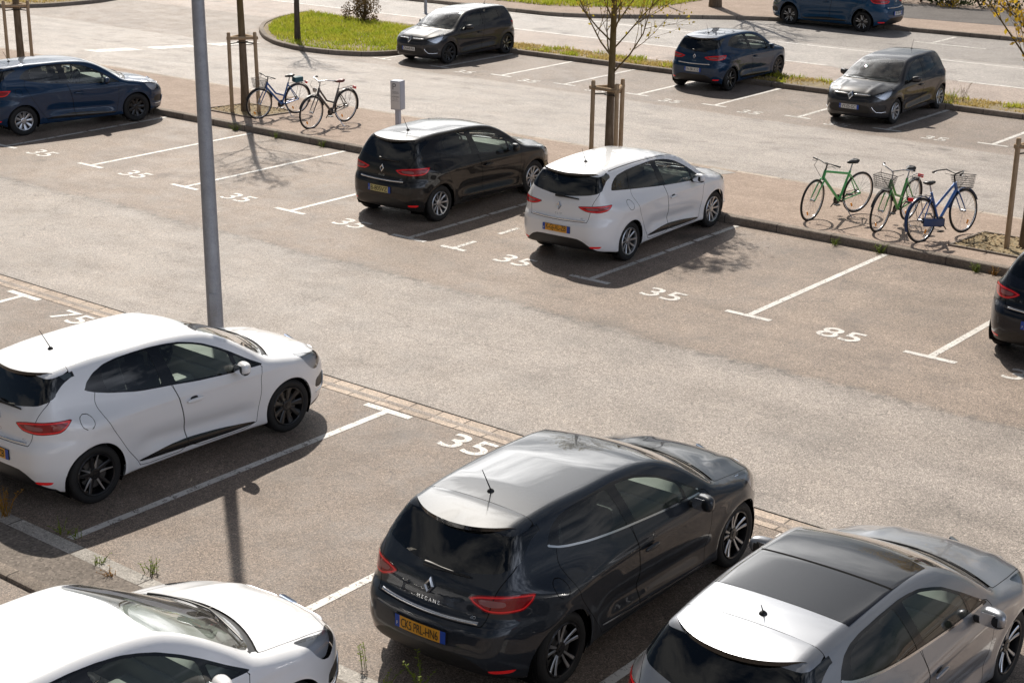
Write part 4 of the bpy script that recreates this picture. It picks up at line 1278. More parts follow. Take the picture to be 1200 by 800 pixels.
M_GROUND = ground_material()
M_PAVE = speckle_material('pavement_asphalt', (.32, .245, .195), (.42, .325, .265), 75)
M_KERB = speckle_material('kerb_concrete', (.20, .166, .138), (.33, .28, .236), 80, joint=1.0)
M_GUTTER = speckle_material('gutter_paving', (.44, .355, .29), (.60, .50, .415), 80, joint=.42)
M_EDGE = speckle_material('pale_edging', (.42, .35, .29), (.52, .45, .38), 80, joint=1.0)
M_STRIP = speckle_material('flush_kerb_stone', (.36, .335, .305), (.50, .47, .43), 80, joint=1.0)
M_DIRT = speckle_material('gritty_soil', (.17, .145, .125), (.25, .215, .185), 45, bump=.8)
M_SOIL = speckle_material('straw_soil', (.20, .155, .095), (.36, .29, .17), 40, bump=.9, med_s=4)
M_LINE = road_paint_material('white_road_paint', .47)
M_LINEW = road_paint_material('worn_road_paint', .55)

XL, XR = -140, 120
ys = [-60, 0, 6, 12, 18, 22.9, 22.97, 23.5, 24, 25, 26, 26.6, 27.5, 28.5, 30, 31.5, 33, 34.2, 36, 40, 45, 50, 56, 64, 90, 160, 400]
xs = [-400, -140, -80, -60, -50, -40, -30, -20, -10, 0, 10, 40, 120, 400]
tag(grid_sheet('ground', M_GROUND, xs, ys, lambda x, y: zt(y)), kind='structure')

# pavement between the two parking aisles
xs = list(np.linspace(-70, 30, 60))
tag(grid_sheet('pavement', M_PAVE, xs, [23.10, 24, 25, 26, 26.52], lambda x, y: zp(y)), kind='structure')
def kerb_mesh(x0, x1, yf, yb, ztop, zlow, r=.02, along=None):
    prof = [(yf - .006, zlow), (yf, ztop - r), (yf + r * .4, ztop - r * .3), (yf + r * 1.4, ztop), (yb, ztop), (yb, zlow)]
    return prof
def profile_sweep(name, m, prof, path, kind='structure'):
    """prof (offset to the left of travel, z); path of (x, y, z)"""
    V = []; F = []; n = len(prof); P = [Vector(p) for p in path]
    for i, p in enumerate(P):
        d = (P[min(i + 1, len(P) - 1)] - P[max(i - 1, 0)]); d.z = 0; d.normalize(); l = Vector((-d.y, d.x, 0))
        for o, z in prof: V.append(p + l * o + Vector((0, 0, z)))
    for i in range(len(P) - 1):
        for j in range(n - 1): F.append((i * n + j, (i + 1) * n + j, (i + 1) * n + j + 1, i * n + j + 1))
    me = mesh_np(name, V, F, [m], None, True); me.set_sharp_from_angle(angle=R(45))
    return tag(link(name, me), kind=kind)
KP = [(-.004, -.02), (0, .10), (.012, .123), (.03, .13), (.15, .13), (.151, .09)]
profile_sweep('kerb', M_KERB, KP, [(x, 22.96 + .012 * math.sin(x * .9), 0) for x in np.linspace(-70, 30, 120)])
profile_sweep('pavement_edging', M_EDGE, [(0, -.05), (0, .012), (.12, .010), (.12, -.05)], [(x, 26.52, -.03) for x in np.linspace(-70, 30, 60)])
# gutter stones beside the near aisle
tag(grid_sheet('gutter', M_GUTTER, list(np.linspace(-70, 30, 40)), [12.93, 13.05, 13.09, 13.24], lambda x, y: .005 - (.006 if 13.0 < y < 13.1 else 0)), kind='structure')
tag(grid_sheet('gutter_joint', M_GAP, [-70, 30], [13.243, 13.268], lambda x, y: .0045), kind='structure')
# flush stones at the back of the near bays, gritty median, lower kerb
tag(grid_sheet('flush_kerb', M_STRIP, list(np.linspace(-70, 30, 40)), [8.17, 8.34], lambda x, y: .006), kind='structure')
tag(grid_sheet('median_strip', M_DIRT, list(np.linspace(-70, 30, 40)), [7.62, 8.17], lambda x, y: .0045), kind='structure')
profile_sweep('median_kerb', M_KERB, [(-.005, .0), (0, .035), (.02, .045), (.13, .045), (.14, .0)], [(x, 7.48, 0) for x in np.linspace(-70, 30, 60)])
tag(grid_sheet('kerb_joint', M_GAP, [-70, 30], [7.60, 7.64], lambda x, y: .0065), kind='structure')

# ------------------------------------------------------------------ painted bays
def sheet_quad(name, quads, m, dz=.004, zf=None, kind='structure', cuts=1):
    V = []; F = []
    zf = zf or (lambda x, y: zt(y))
    for q in quads:
        b = len(V)
        for x, y in q: V.append((x, y, zf(x, y) + dz))
        F.append(list(range(b, b + len(q))))
    return tag(link(name, mesh_np(name, V, F, [m], None, False)), kind=kind)
def rect(x0, x1, y0, y1): return [(x0, y0), (x1, y0), (x1, y1), (x0, y1)]

def bay_mark(x, y0, y1, bar=.72, w=.10, gaps=(), m=None, only=''):
    q = []
    s = 1 if y1 > y0 else -1
    ya = y0 + s * .05
    cuts = [ya] + [v for g_ in gaps for v in g_] + [y1]
    if only != 'bar':
        for a, b in zip(cuts[0::2], cuts[1::2]): q.append(rect(x - w / 2, x + w / 2, min(a, b), max(a, b)))
    if only != 'line': q.append(rect(x - bar / 2, x + bar / 2, y0 - .05, y0 + .05))
    return sheet_quad('bay_marking', q, m or M_LINE)
G4 = [(19.95, 19.99), (20.75, 20.82), (21.55, 21.62), (22.1, 22.16)]
for x, gp in ((-31.3, ()), (-28.5, G4), (-25.72, ()), (-22.94, ()), (-20.16, ()), (-17.38, G4), (-13.72, G4), (-10.98, ()), (-8.26, ()), (-5.5, ()), (-2.8, ())):
    bay_mark(x, 18.75, 22.90, gaps=gp)
bay_mark(-16.42, 18.75, 20.4, .5, .09, m=M_LINEW, gaps=((19.3, 19.9),))
for x in (-25, -22.15, -19.42, -16.68, -15.0, -12.28, -9.47, -6.70, -3.95, -1.2):
    bay_mark(x, 12.85, 8.38)
for i, x in enumerate((-33.2, -30.91, -28.65, -26.44, -24.05, -21.68, -19.28, -16.91, -14.30, -11.9)):
    bay_mark(x, 34.78, 38.1, .72, .11, m=M_LINEW if i % 3 == 0 else M_LINE)

def bay_number(txt, x, y, h=.41, wid=.61, m=None):
    V, F = text_mesh2d(txt, 1.0)
    V = V.copy(); V[:, 0] -= (V[:, 0].max() + V[:, 0].min()) / 2; V[:, 1] -= (V[:, 1].max() + V[:, 1].min()) / 2
    V[:, 0] *= wid / np.ptp(V[:, 0]); V[:, 1] *= h / np.ptp(V[:, 1])
    bm = bmesh.new(); vs = [bm.verts.new((v[0], v[1], 0)) for v in V]
    for f in F:
        try: bm.faces.new([vs[i] for i in f])
        except ValueError: pass
    # embolden the strokes
    bmesh.ops.remove_doubles(bm, verts=bm.verts[:], dist=1e-5)
    bnd = [e for e in bm.edges if e.is_boundary]
    mv = {}
    for e in bnd:
        f = e.link_faces[0]; c = f.calc_center_median(); mid = (e.verts[0].co + e.verts[1].co) / 2
        d = (e.verts[1].co - e.verts[0].co); nrm = Vector((d.y, -d.x, 0))
        if nrm.length < 1e-9: continue
        nrm.normalize()
        if nrm.dot(mid - c) < 0: nrm = -nrm
        for v in e.verts: mv.setdefault(v, []).append(nrm)
    for v, ns in mv.items():
        n = sum(ns, Vector())
        if n.length > 1e-6: v.co += n.normalized() * .008
    me = bpy.data.meshes.new('bay_number'); bm.to_mesh(me); bm.free()
    for v in me.vertices: v.co = (x + v.co.x, y + v.co.y, zt(y + v.co.y) + .0045)
    me.materials.append(m or M_LINE)
    return tag(link('bay_number', me), kind='structure')
for t, x in (('35', -27.36), ('35', -24.44), ('35', -21.55), ('35', -18.74), ('35', -15.21), ('35', -12.44), ('85', -9.58), ('35', -6.95)):
    bay_number(t, x, 18.83)
bay_number('75', -18.05, 12.66, .36); bay_number('35', -10.88, 12.66, .40); bay_number('35', -21, 12.66, .40)
for k, x in enumerate((-29.8, -27.5, -25.2, -22.85, -20.5, -18.1, -15.6, -13.1)):
    bay_number('35', x, 34.58, .38, .58, M_LINEW)

# crossing blocks at the far end of the aisle, road lines
def zq(*c): return list(c)
sheet_quad('crossing_marking', [rect(-38.9, -38.2, a, b) for a, b in ((28.4, 30.0), (30.5, 32.3), (32.9, 34.6))], M_LINEW)
def dashes(y, x0, x1, L, G, w=.12, m=None, name='road_line'):
    q = []; x = x0
    while x < x1:
        q.append(rect(x, min(x + L, x1), y - w / 2, y + w / 2)); x += L + G
    return sheet_quad(name, q, m or M_LINE)
dashes(42.40, -70, -24.9, 60, 1, .13)
dashes(42.40, -24.6, 20, 1.9, 1.1, .13)
dashes(45.62, -70, 40, 200, 1, .12)
sheet_quad('layby_marking', [rect(-22.4, -22.28, 48.6, 50.4), rect(-22.9, -20.5, 48.5, 48.62), rect(-31.5, -30.3, 47.2, 47.3)], M_LINEW)
sheet_quad('pavement_slab', [[(-16.58, 26.0), (-16.05, 25.9), (-15.9, 26.42), (-16.5, 26.5)]], speckle_material('slab_concrete', (.36, .34, .32), (.44, .42, .39), 70), .004, lambda x, y: zp(y))

# ------------------------------------------------------------------ grassy verge with the rounded island, far pavement
def closed_surface(name, m, outline, z, kind='structure', bumps=0.0):
    bm = bmesh.new(); vs = [bm.verts.new((x, y, z)) for x, y in outline]
    f = bm.faces.new(vs)
    bmesh.ops.triangulate(bm, faces=[f])
    bmesh.ops.recalc_face_normals(bm, faces=bm.faces[:])
    for ff in bm.faces:
        if ff.normal.z < 0: ff.normal_flip()
    me = bpy.data.meshes.new(name); bm.to_mesh(me); bm.free(); me.materials.append(m)
    return tag(link(name, me), kind=kind)
Zc = -.56
isl = [(-33.25, 38.2), (-33.25, 36.6), (-33.35, 35.5), (-33.9, 34.75), (-34.9, 34.35), (-36.2, 34.25), (-37.6, 34.6), (-38.9, 35.3), (-40.2, 36.3), (-41.2, 37.4), (-41.9, 38.7), (-42.2, 40.2)]
isl = [tuple(p) for p in chaikin(isl, 2, False)]
kp = [(x, 38.12, Zc) for x in np.linspace(20, -32.9, 60)] + [(-33.2, 38.0, Zc)] + [(x, y, Zc) for x, y in isl[2:]]
profile_sweep('verge_kerb', M_KERB, [(-(o), z) for o, z in KP], kp)
back = [(x, 39.42 if x > -33 else 40.4) for x in np.linspace(-41.5, 20, 20)]
ver = [(x, y) for x, y, z in [(20, 38.26, 0), (-33.0, 38.26, 0)]] + [(x * 1.0 + .15 * (1 if x > -34 and y > 36 else 0) * 0, y + .14) for x, y in isl[3:]] + back
closed_surface('verge', M_SOIL, ver, Zc + .10)
far = [(-75, 45.4), (-37.6, 45.75), (-35.4, 45.75), (-33.6, 46.6), (-31.6, 48.3), (-29.5, 49.7), (-27, 50.45), (-22, 50.75), (-10, 51.2), (30, 52.5)]
far = [tuple(p) for p in chaikin(far, 2, False)]
profile_sweep('far_kerb', M_KERB, KP, [(x, y, Zc) for x, y in far])
closed_surface('far_pavement', M_PAVE, [(x, y + .14) for x, y in far] + [(30, 62), (-75, 62)], Zc + .122)
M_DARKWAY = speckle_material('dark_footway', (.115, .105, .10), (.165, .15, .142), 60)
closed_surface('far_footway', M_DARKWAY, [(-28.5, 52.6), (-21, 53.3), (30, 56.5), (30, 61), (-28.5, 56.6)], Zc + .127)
# island at the far left
il = [(-56, 33.6), (-52.5, 34.0), (-51.2, 34.6), (-50.5, 35.6), (-50.2, 37.5), (-50.6, 39), (-52, 40), (-56, 40.2)]
il = [tuple(p) for p in chaikin(il, 2, False)]
profile_sweep('island_kerb', M_KERB, KP, [(x, y, Zc) for x, y in il])
closed_surface('island_bed', M_SOIL, [(x - .14, y) for x, y in il], Zc + .10)

# planting beds of the aisle trees
M_CHIP = mat('wood_chips', (.42, .31, .17), .85)
def chips(x0, x1, y0, y1, n):
    b = bmesh.new()
    for _ in range(n):
        x, y = rng.uniform(x0, x1), rng.uniform(y0, y1); s = rng.uniform(.012, .035); a = rng.uniform(0, 6.3); t = rng.uniform(-.5, .5)
        z = zp(y) + rng.uniform(.006, .03)
        u = Vector((math.cos(a), math.sin(a), t)) * s; v = Vector((-math.sin(a), math.cos(a), rng.uniform(-.4, .4))) * s * .45
        c = Vector((x, y, z)); b.faces.new([b.verts.new(c + d) for d in (u + v, -u + v, -u - v, u - v)])
    me = bpy.data.meshes.new('wood_chips'); b.to_mesh(me); b.free(); me.materials.append(M_CHIP)
    return me
def bed(x0, x1, y0, y1):
    tag(sheet_quad('planting_bed', [rect(x0, x1, y0, y1)], M_SOIL, .004, lambda x, y: zp(y)))
    P = [(x0, y0), (x1, y0), (x1, y1), (x0, y1), (x0, y0)]
    V = []; F = []
    for (a, b_), (c, d) in zip(P[:-1], P[1:]):
        dx, dy = c - a, d - b_; L = math.hypot(dx, dy); nx, ny = -dy / L * .02, dx / L * .02; k = len(V)
        for px, py in ((a, b_), (c, d)):
            z = zp(py)
            V += [(px - nx, py - ny, z), (px - nx, py - ny, z + .03), (px + nx, py + ny, z + .03), (px + nx, py + ny, z)]
        F += [(k, k + 4, k + 5, k + 1), (k + 1, k + 5, k + 6, k + 2), (k + 2, k + 6, k + 7, k + 3)]
    tag(link('bed_edging', mesh_np('bed_edging', V, F, [M_KERB], None, False)), kind='structure')
    tag(link('wood_chips', chips(x0 + .03, x1 - .03, y0 + .03, y1 - .03, 700)), 'pale wood chips covering the soil round a young tree', 'wood chips', kind='stuff')
for x in (-9.45, -17.45, -27.35, -36.1): bed(x - .85, x + .75, 23.72, 25.05)
# ------------------------------------------------------------------ vegetation
def leaf_material(name, cols, trans=.35, rough=.6, sc=7.0):
    m = mat(name, cols[0], rough, spec=.3); g = NT(m)
    n = g.noise(g.pos(), sc, 4, .7); n2 = g.noise(g.pos(), 60.0, 2, .6)
    c = g.ramp(g.math('MULTIPLY_ADD', n2, .5, g.math('MULTIPLY', n, .6)), [(.30 + .5 * i / max(1, len(cols) - 1), c_) for i, c_ in enumerate(cols)])
    g.link(c, g.bsdf.inputs['Base Color'])
    t = g.node('ShaderNodeBsdfTranslucent'); g.link(c, t.inputs[0])
    mx = g.node('ShaderNodeMixShader', inp={0: trans}); g.link(g.bsdf.outputs[0], mx.inputs[1]); g.link(t.outputs[0], mx.inputs[2])
    g.link(mx.outputs[0], g.n['Material Output'].inputs[0])
    return m
M_GRASS = leaf_material('grass_blades', [(.15, .24, .02), (.33, .42, .035), (.52, .50, .07), (.62, .50, .17)], .5, .6, 1.6)
M_STRAW = leaf_material('dry_grass', [(.26, .26, .04), (.50, .39, .13), (.62, .48, .22), (.40, .38, .06)], .5)
M_WEED = leaf_material('weed_leaves', [(.10, .17, .02), (.22, .30, .035), (.42, .38, .06)], .45)
M_WEEDO = leaf_material('rusty_weed_leaves', [(.22, .10, .02), (.40, .20, .03), (.34, .28, .06)])
M_BUD = leaf_material('young_leaves', [(.30, .26, .03), (.46, .36, .04), (.5, .42, .08)], .45)
M_YEL = leaf_material('yellow_leaves', [(.48, .27, .02), (.62, .40, .03), (.55, .48, .06)], .45)
M_HEDGE = leaf_material('hedge_leaves', [(.018, .030, .008), (.035, .055, .012), (.07, .085, .02)], .25)
M_BUSH = leaf_material('bush_leaves', [(.10, .065, .035), (.16, .10, .045), (.14, .14, .04)], .3)

def bark_material(name, a, b, top=None):
    m = mat(name, a, .85, spec=.2); g = NT(m); co = g.pos()
    mp = g.node('ShaderNodeMapping', inp={0: co}); mp.inputs['Scale'].default_value = (9, 9, 2.2)
    n = g.noise(mp.outputs[0], 2.0, 6, .7)
    c = g.ramp(n, [(.3, a), (.7, b)])
    if top:
        z = g.node('ShaderNodeSeparateXYZ', inp={0: co}).outputs[2]
        f = g.node('ShaderNodeMapRange', inp={0: g.math('MULTIPLY_ADD', n, .8, z), 1: 1.9, 2: 3.0}).outputs[0]
        c = g.mix(g.math('MULTIPLY', f, .75), c, top)
    g.link(c, g.bsdf.inputs['Base Color']); g.link(g.bump(n, .8, .02), g.bsdf.inputs['Normal'])
    return m
M_BARK = bark_material('tree_bark', (.10, .074, .052), (.23, .18, .13), (.15, .105, .03))
M_BARKD = bark_material('dark_bark', (.055, .045, .038), (.13, .105, .085))
M_STAKE = bark_material('stake_wood', (.32, .22, .135), (.52, .39, .26))

def blades(name, m, pts, hmin, hmax, wid, per=1, lean=.5, parent=None, seed=1, zs=None):
    r = np.random.RandomState(seed); V = []; F = []
    for (x, y, z) in pts:
        for _ in range(per):
            h = r.uniform(hmin, hmax); a = r.uniform(0, 6.283); l = r.uniform(.1, lean) * h; b = r.uniform(0, 6.283)
            w = wid * r.uniform(.6, 1.3); ux, uy = math.cos(b) * w, math.sin(b) * w; dx, dy = math.cos(a) * l, math.sin(a) * l
            k = len(V); jx, jy = r.normal(0, .012, 2)
            V += [(x + jx - ux, y + jy - uy, z), (x + jx + ux, y + jy + uy, z), (x + jx + dx * .4 + ux * .7, y + jy + dy * .4 + uy * .7, z + h * .6), (x + jx + dx * .4 - ux * .7, y + jy + dy * .4 - uy * .7, z + h * .6), (x + jx + dx, y + jy + dy, z + h)]
            F += [(k, k + 1, k + 2, k + 3), (k + 3, k + 2, k + 4)]
    return link(name, mesh_np(name, V, F, [m], None, True), parent)

def in_poly(x, y, poly):
    c = False; n = len(poly)
    for i in range(n):
        ax, ay = poly[i]; bx, by = poly[i - 1]
        if (ay > y) != (by > y) and x < (bx - ax) * (y - ay) / (by - ay) + ax: c = not c
    return c
def scatter(poly, n, dens=None, seed=3):
    r = np.random.RandomState(seed); xs = [p[0] for p in poly]; ys_ = [p[1] for p in poly]; out = []
    while len(out) < n:
        x, y = r.uniform(min(xs), max(xs)), r.uniform(min(ys_), max(ys_))
        if not in_poly(x, y, poly): continue
        if dens and r.rand() > dens(x, y): continue
        out.append((x, y))
    return out
def nz(x, y, s, o=0): return mnoise.noise(Vector((x * s + o, y * s, .3))) * .5 + .5

# island and verge
ipoly = [(x + .25 * (1 if x < -38 else -.6 if x > -34 else 0), y + .2) for x, y in isl] + [(-41.5, 40.3), (-33.2, 39.4)]
pts = [(x, y, Zc + .10) for x, y in scatter(ipoly, 12000, lambda x, y: np.clip(nz(x, y, 1.3) * 1.6 - .25 + .5 * (y > 36), 0.05, 1))]
tag(blades('island_grass', M_GRASS, pts, .03, .15, .010, 2, .9, seed=4), 'lush tufty grass covering the rounded island by the parked grey car', 'grass', kind='stuff')
vp = [(-33.2, 38.3), (0, 38.3), (0, 39.4), (-33.2, 39.4)]
pts = [(x, y, Zc + .10) for x, y in scatter(vp, 9000, lambda x, y: np.clip(nz(x, y, 1.1, 9) * 2.2 - .75, 0.03, 1))]
tag(blades('verge_grass', M_STRAW, pts, .02, .09, .012, 2, 1.2, seed=5), 'dry straw coloured grass along the narrow verge behind the far bays', 'grass', kind='stuff')
pts = [(x, y, Zc + .10) for x, y in scatter(vp, 2200, lambda x, y: np.clip(nz(x, y, 1.7, 30) * 3.2 - 1.75, 0.0, 1))]
tag(blades('verge_grass', M_GRASS, pts, .05, .16, .012, 2, .9, seed=6), 'green and yellow tufts among the dry grass of the narrow verge', 'grass', kind='stuff')
fp = [(-41, 47.2), (-36.5, 47.3), (-33.5, 49.2), (-33.4, 52.5), (-41, 53)]
closed_surface('far_lawn_soil', M_SOIL, fp, Zc + .128)
pts = [(x, y, Zc + .128) for x, y in scatter(fp, 5200)]
tag(blades('far_grass', M_GRASS, pts, .06, .22, .014, 2, .7, seed=8), 'bright green grass beyond the far road near the top edge', 'grass', kind='stuff')
ip2 = [(-55.9, 34.0), (-52.6, 34.4), (-51.0, 35.9), (-50.8, 38), (-52, 39.7), (-55.9, 39.9)]
pts = [(x, y, Zc + .10) for x, y in scatter(ip2, 3000)]
tag(blades('island_grass', M_STRAW, pts, .04, .16, .012, 2, .8, seed=9), 'thin dry grass on the kerbed island at the top left corner', 'grass', kind='stuff')

def weed(x, y, z, h, n, m, label, seed, spread=.06, name='weed', group=None):
    root = empty(name, (x, y, z), 0, label, 'weed', group); r = np.random.RandomState(seed); V = []; F = []
    b = MB()
    for k in range(n):
        a = r.uniform(0, 6.283); l = r.uniform(.15, .8); hh = h * r.uniform(.45, 1.0); px, py = r.normal(0, spread, 2)
        tip = Vector((px + math.cos(a) * l * hh, py + math.sin(a) * l * hh, hh))
        base = Vector((px * .5, py * .5, 0)); midp = base.lerp(tip, .5) + Vector((0, 0, hh * .15))
        b.tube([base, midp, tip], [.004, .003, .0015], 4)
        for t in np.linspace(.25, 1.0, max(2, int(hh / .03))):
            q = base.lerp(midp, t * 2) if t < .5 else midp.lerp(tip, t * 2 - 1)
            for _ in range(2):
                b2 = r.uniform(0, 6.283); L = r.uniform(.012, .032) * (.7 + h * .8); d = Vector((math.cos(b2), math.sin(b2), r.uniform(-.2, .7))) * L; s = Vector((-d.y, d.x, r.uniform(-.01, .01))) * .33
                i = len(V); V += [q, q + d * .5 + s, q + d, q + d * .5 - s]; F.append((i, i + 1, i + 2, i + 3))
    b.build('stem', [m], root)
    link('leaves', mesh_np('leaves', V, F, [m], None, False), root)
    return root
WG = 'small weeds growing along the bay kerbs'
for i, (x, y, z, h, n, m, lb) in enumerate((
    (-13.19, 8.28, 0, .30, 16, M_WEEDO, 'rusty orange weed at the left picture edge by the white hatchback bumper'),
    (-12.44, 8.40, 0, .10, 10, M_WEED, 'low green weed in the shade at the end of the first bay line'),
    (-12.22, 8.42, 0, .12, 6, M_WEED, 'upright green weed just right of the shaded bay line end'),
    (-11.60, 8.20, 0, .07, 12, M_WEED, 'small green tuft on the flush kerb left of the white bonnet'),
    (-11.32, 8.15, 0, .06, 12, M_WEEDO, 'brownish tuft between two green weeds on the flush kerb'),
    (-11.10, 8.42, 0, .14, 14, M_WEED, 'leafy green weed right above the white bonnet edge'),
    (-26.2, 22.90, 0, .16, 18, M_WEED, 'green weed at the kerb foot beneath the slatted tree guard by the lamp post'),
    (-24.95, 22.88, 0, .14, 16, M_WEED, 'yellow green weed at the kerb foot below the dark red-saddled bicycle'),
    (-23.57, 22.90, 0, .14, 18, M_WEED, 'green weed at the kerb left of the brown-black hatchback tail'),
    (-11.87, 22.88, 0, .13, 16, M_WEED, 'weed at the kerb foot below the plain green bicycle'),
    (-11.08, 22.92, 0, .16, 22, M_WEED, 'bright weed at the kerb top of the bay line marked beside the 85'),
    (-9.45, 22.88, 0, .14, 18, M_WEED, 'left one of two weeds at the kerb beside the dark blue car at the right'),
    (-9.20, 22.90, 0, .12, 18, M_WEEDO, 'yellowish weed at the kerb nearest the dark blue car at the right'),
    (-8.38, 8.42, 0, .24, 4, M_WEED, 'thin tall weed at the left rear corner of the slate hatchback'),
    (-8.05, 8.30, 0, .20, 4, M_WEED, 'tall yellow weed behind the slate hatchback bumper, second from left'),
    (-7.78, 8.42, 0, .28, 4, M_WEED, 'weed stalk behind the slate hatchback bumper, third from left'),
    (-7.62, 8.34, 0, .40, 3, M_WEED, 'tallest seeded weed stalk in front of the slate hatchback tail'))):
    weed(x, y, z, h, n, m, lb, 100 + i, .05 if h < .24 else .03, group=WG)
weed(-17.15, 38.75, Zc + .1, .34, 22, M_WEED, 'bushy yellow flowering plant on the verge right of the dark hatchback', 150, .10)
weed(-16.9, 38.85, Zc + .1, .60, 6, M_BUSH, 'tall dry brown stalks on the verge right of the dark hatchback', 151, .05)

def crown_leaves(pts, m, name, parent, size, seed, per=1, jit=.12):
    r = np.random.RandomState(seed); V = []; F = []
    for p in pts:
        for _ in range(per):
            q = Vector(p) + Vector(r.normal(0, jit, 3)); d = Vector(r.normal(0, 1, 3)); d.normalize(); u = d.orthogonal().normalized(); s = size * r.uniform(.5, 1.4)
            k = len(V); V += [q, q + d * s * .5 + u * s * .3, q + d * s, q + d * s * .5 - u * s * .3]; F.append((k, k + 1, k + 2, k + 3))
    return link(name, mesh_np(name, V, F, [m], None, False), parent)

def young_tree(x, y, z, H, r0, first, label, seed, leaf=M_BUD, nleaf=1, bark=None, lsize=.05, spread=.62, nb=20, group=None, name='young_tree', bias=None, fac=1.0):
    root = empty(name, (x, y, z), 0, label, 'tree', group); rr = random.Random(seed); bark = bark or M_BARK
    b = MB(); n = 14; tp = []; rad = []
    for i in range(n + 1):
        t = i / n; tp.append(Vector((.05 * math.sin(t * 5 + seed) * t, .05 * math.cos(t * 4 + seed) * t, H * t))); rad.append(r0 * (1.12 if i == 0 else 1) * (1 - .85 * t) + .004)
    b.tube(tp, rad, 12); b.build('trunk', [bark], root, smooth_angle=60)
    br = MB(); tips = []
    def grow(p, d, L, r, depth):
        k = 4; pts = [p]; rs = [r]; q = p.copy(); dd = d.copy()
        for i in range(k):
            dd = (dd + Vector((rr.gauss(0, .10), rr.gauss(0, .10), rr.gauss(.05, .07)))).normalized(); q = q + dd * L / k; pts.append(q.copy()); rs.append(max(.0022, r * (1 - .75 * (i + 1) / k)))
        br.tube(pts, rs, 6 if depth == 0 else 4)
        for i in range(1, k + 1): tips.append(pts[i])
        if depth < 2:
            for j in range(rr.randint(4, 6)):
                t = rr.uniform(.3, .95); i = min(k - 1, int(t * k)); s = pts[i].lerp(pts[i + 1], t * k - i)
                ax = Vector((rr.gauss(0, 1), rr.gauss(0, 1), rr.gauss(.2, .5))).normalized()
                grow(s, (dd * .9 + ax * .75).normalized(), L * rr.uniform(.35, .6), rs[i] * .55, depth + 1)
    for k in range(nb):
        t = first / H + (1 - first / H) * (k / nb) ** .9 * .97
        h = H * t; i = min(n - 1, int(t * n)); p = tp[i].lerp(tp[i + 1], t * n - i)
        a = k * 2.4 + rr.uniform(-.4, .4)
        if bias is not None and rr.random() < .45: a = bias + rr.gauss(0, .5)
        up = rr.uniform(.75, 1.3)
        d = Vector((math.cos(a), math.sin(a), up)).normalized()
        L = (H - h) * spread * rr.uniform(.7, 1.1) + .35
        grow(p, d, L * fac, r0 * .21 * (1 - .6 * t) + .0035, 0)
    br.build('branches', [bark], root, smooth_angle=70)
    if nleaf > 0:
        use = [tips[i] for i in range(len(tips)) if rr.random() < min(1, nleaf)]
        crown_leaves(use, leaf, 'leaves', root, lsize, seed, max(1, int(nleaf)), .03)
    return root

TG = 'young staked trees along the pavement'
young_tree(-17.40, 24.30, zp(24.3), 6.0, .085, 1.9, 'young bare tree with yellow buds staked behind the white estate car', 5, nleaf=1.0, lsize=.06, group=TG, nb=34, spread=.46)
young_tree(-27.42, 24.28, zp(24.3), 7.0, .095, 2.9, 'young tree staked beside the left pair of bicycles', 8, nleaf=.5, lsize=.05, group=TG, spread=.5)
young_tree(-9.36, 24.48, zp(24.4), 6.2, .095, 2.0, 'young tree with yellow leaves at the right picture edge', 13, leaf=M_YEL, nleaf=1.0, lsize=.075, group=TG, bias=math.pi * .75, nb=34, spread=.5)
young_tree(-35.95, 24.35, zp(24.3), 7.0, .095, 2.8, 'young staked tree at the top left behind the blue hatchback roof', 21, nleaf=.5, group=TG)
young_tree(-37.25, 35.25, Zc + .1, 6.5, .095, 2.6, 'slim dark trunked tree standing on the grassy rounded island', 31, nleaf=.4, bark=M_BARKD)
young_tree(-32.0, 51.1, Zc + .12, 8.0, .22, 2.6, 'thick trunked tree on the far pavement at the top edge', 41, nleaf=.4, bark=M_BARK, nb=26, name='street_tree')

def tree_guard(x, y, z, label, rot=0.0, h=1.78, s=.34, group='stake guards round the young trees'):
    root = empty('tree_guard', (x, y, z), rot, label, 'tree guard', group); P = []
    for k in range(3):
        a = R(-90 + 120 * k + 180); p = Vector((s * math.cos(a), s * math.sin(a), 0)); P.append(p)
        b = MB(); t = Vector((rng.uniform(-.02, .02), rng.uniform(-.02, .02), 0))
        b.tube([p, p + t * .5 + Vector((0, 0, h * .5)), p + t + Vector((0, 0, h - .02)), p + t + Vector((0, 0, h))], [.044, .042, .040, .030], 12)
        b.build('stake', [M_STAKE], root, smooth_angle=50)
    for k in range(3):
        a, c = P[k], P[(k + 1) % 3]; b = MB(); d = (c - a).normalized() * .05
        b.tube([a - d + Vector((0, 0, h - .13)), c + d + Vector((0, 0, h - .13))], .036, 8); b.build('rail', [M_STAKE], root, smooth_angle=50)
    b = MB(); b.tube([Vector((.12 * math.cos(t), .12 * math.sin(t), h - .24)) for t in np.linspace(0, 6.283, 16, endpoint=False)], .012, 4, closed=True)
    for p in P: b.tube([p + Vector((0, 0, h - .25)), Vector((p.x * .33, p.y * .33, h - .24))], .012, 4)
    b.build('strap', [M_RUBBER], root)
    return root
tree_guard(-17.40, 24.30, zp(24.3), 'three wooden stakes and rails round the tree behind the white estate', R(117))
tree_guard(-27.42, 24.28, zp(24.3), 'three wooden stakes round the tree left of the bicycles beside the lamp post', R(48))
tree_guard(-9.36, 24.48, zp(24.4), 'wooden stakes of the tree guard at the right picture edge', R(25))
tree_guard(-35.95, 24.35, zp(24.3), 'wooden stakes round the tree at the top left picture corner', R(48))

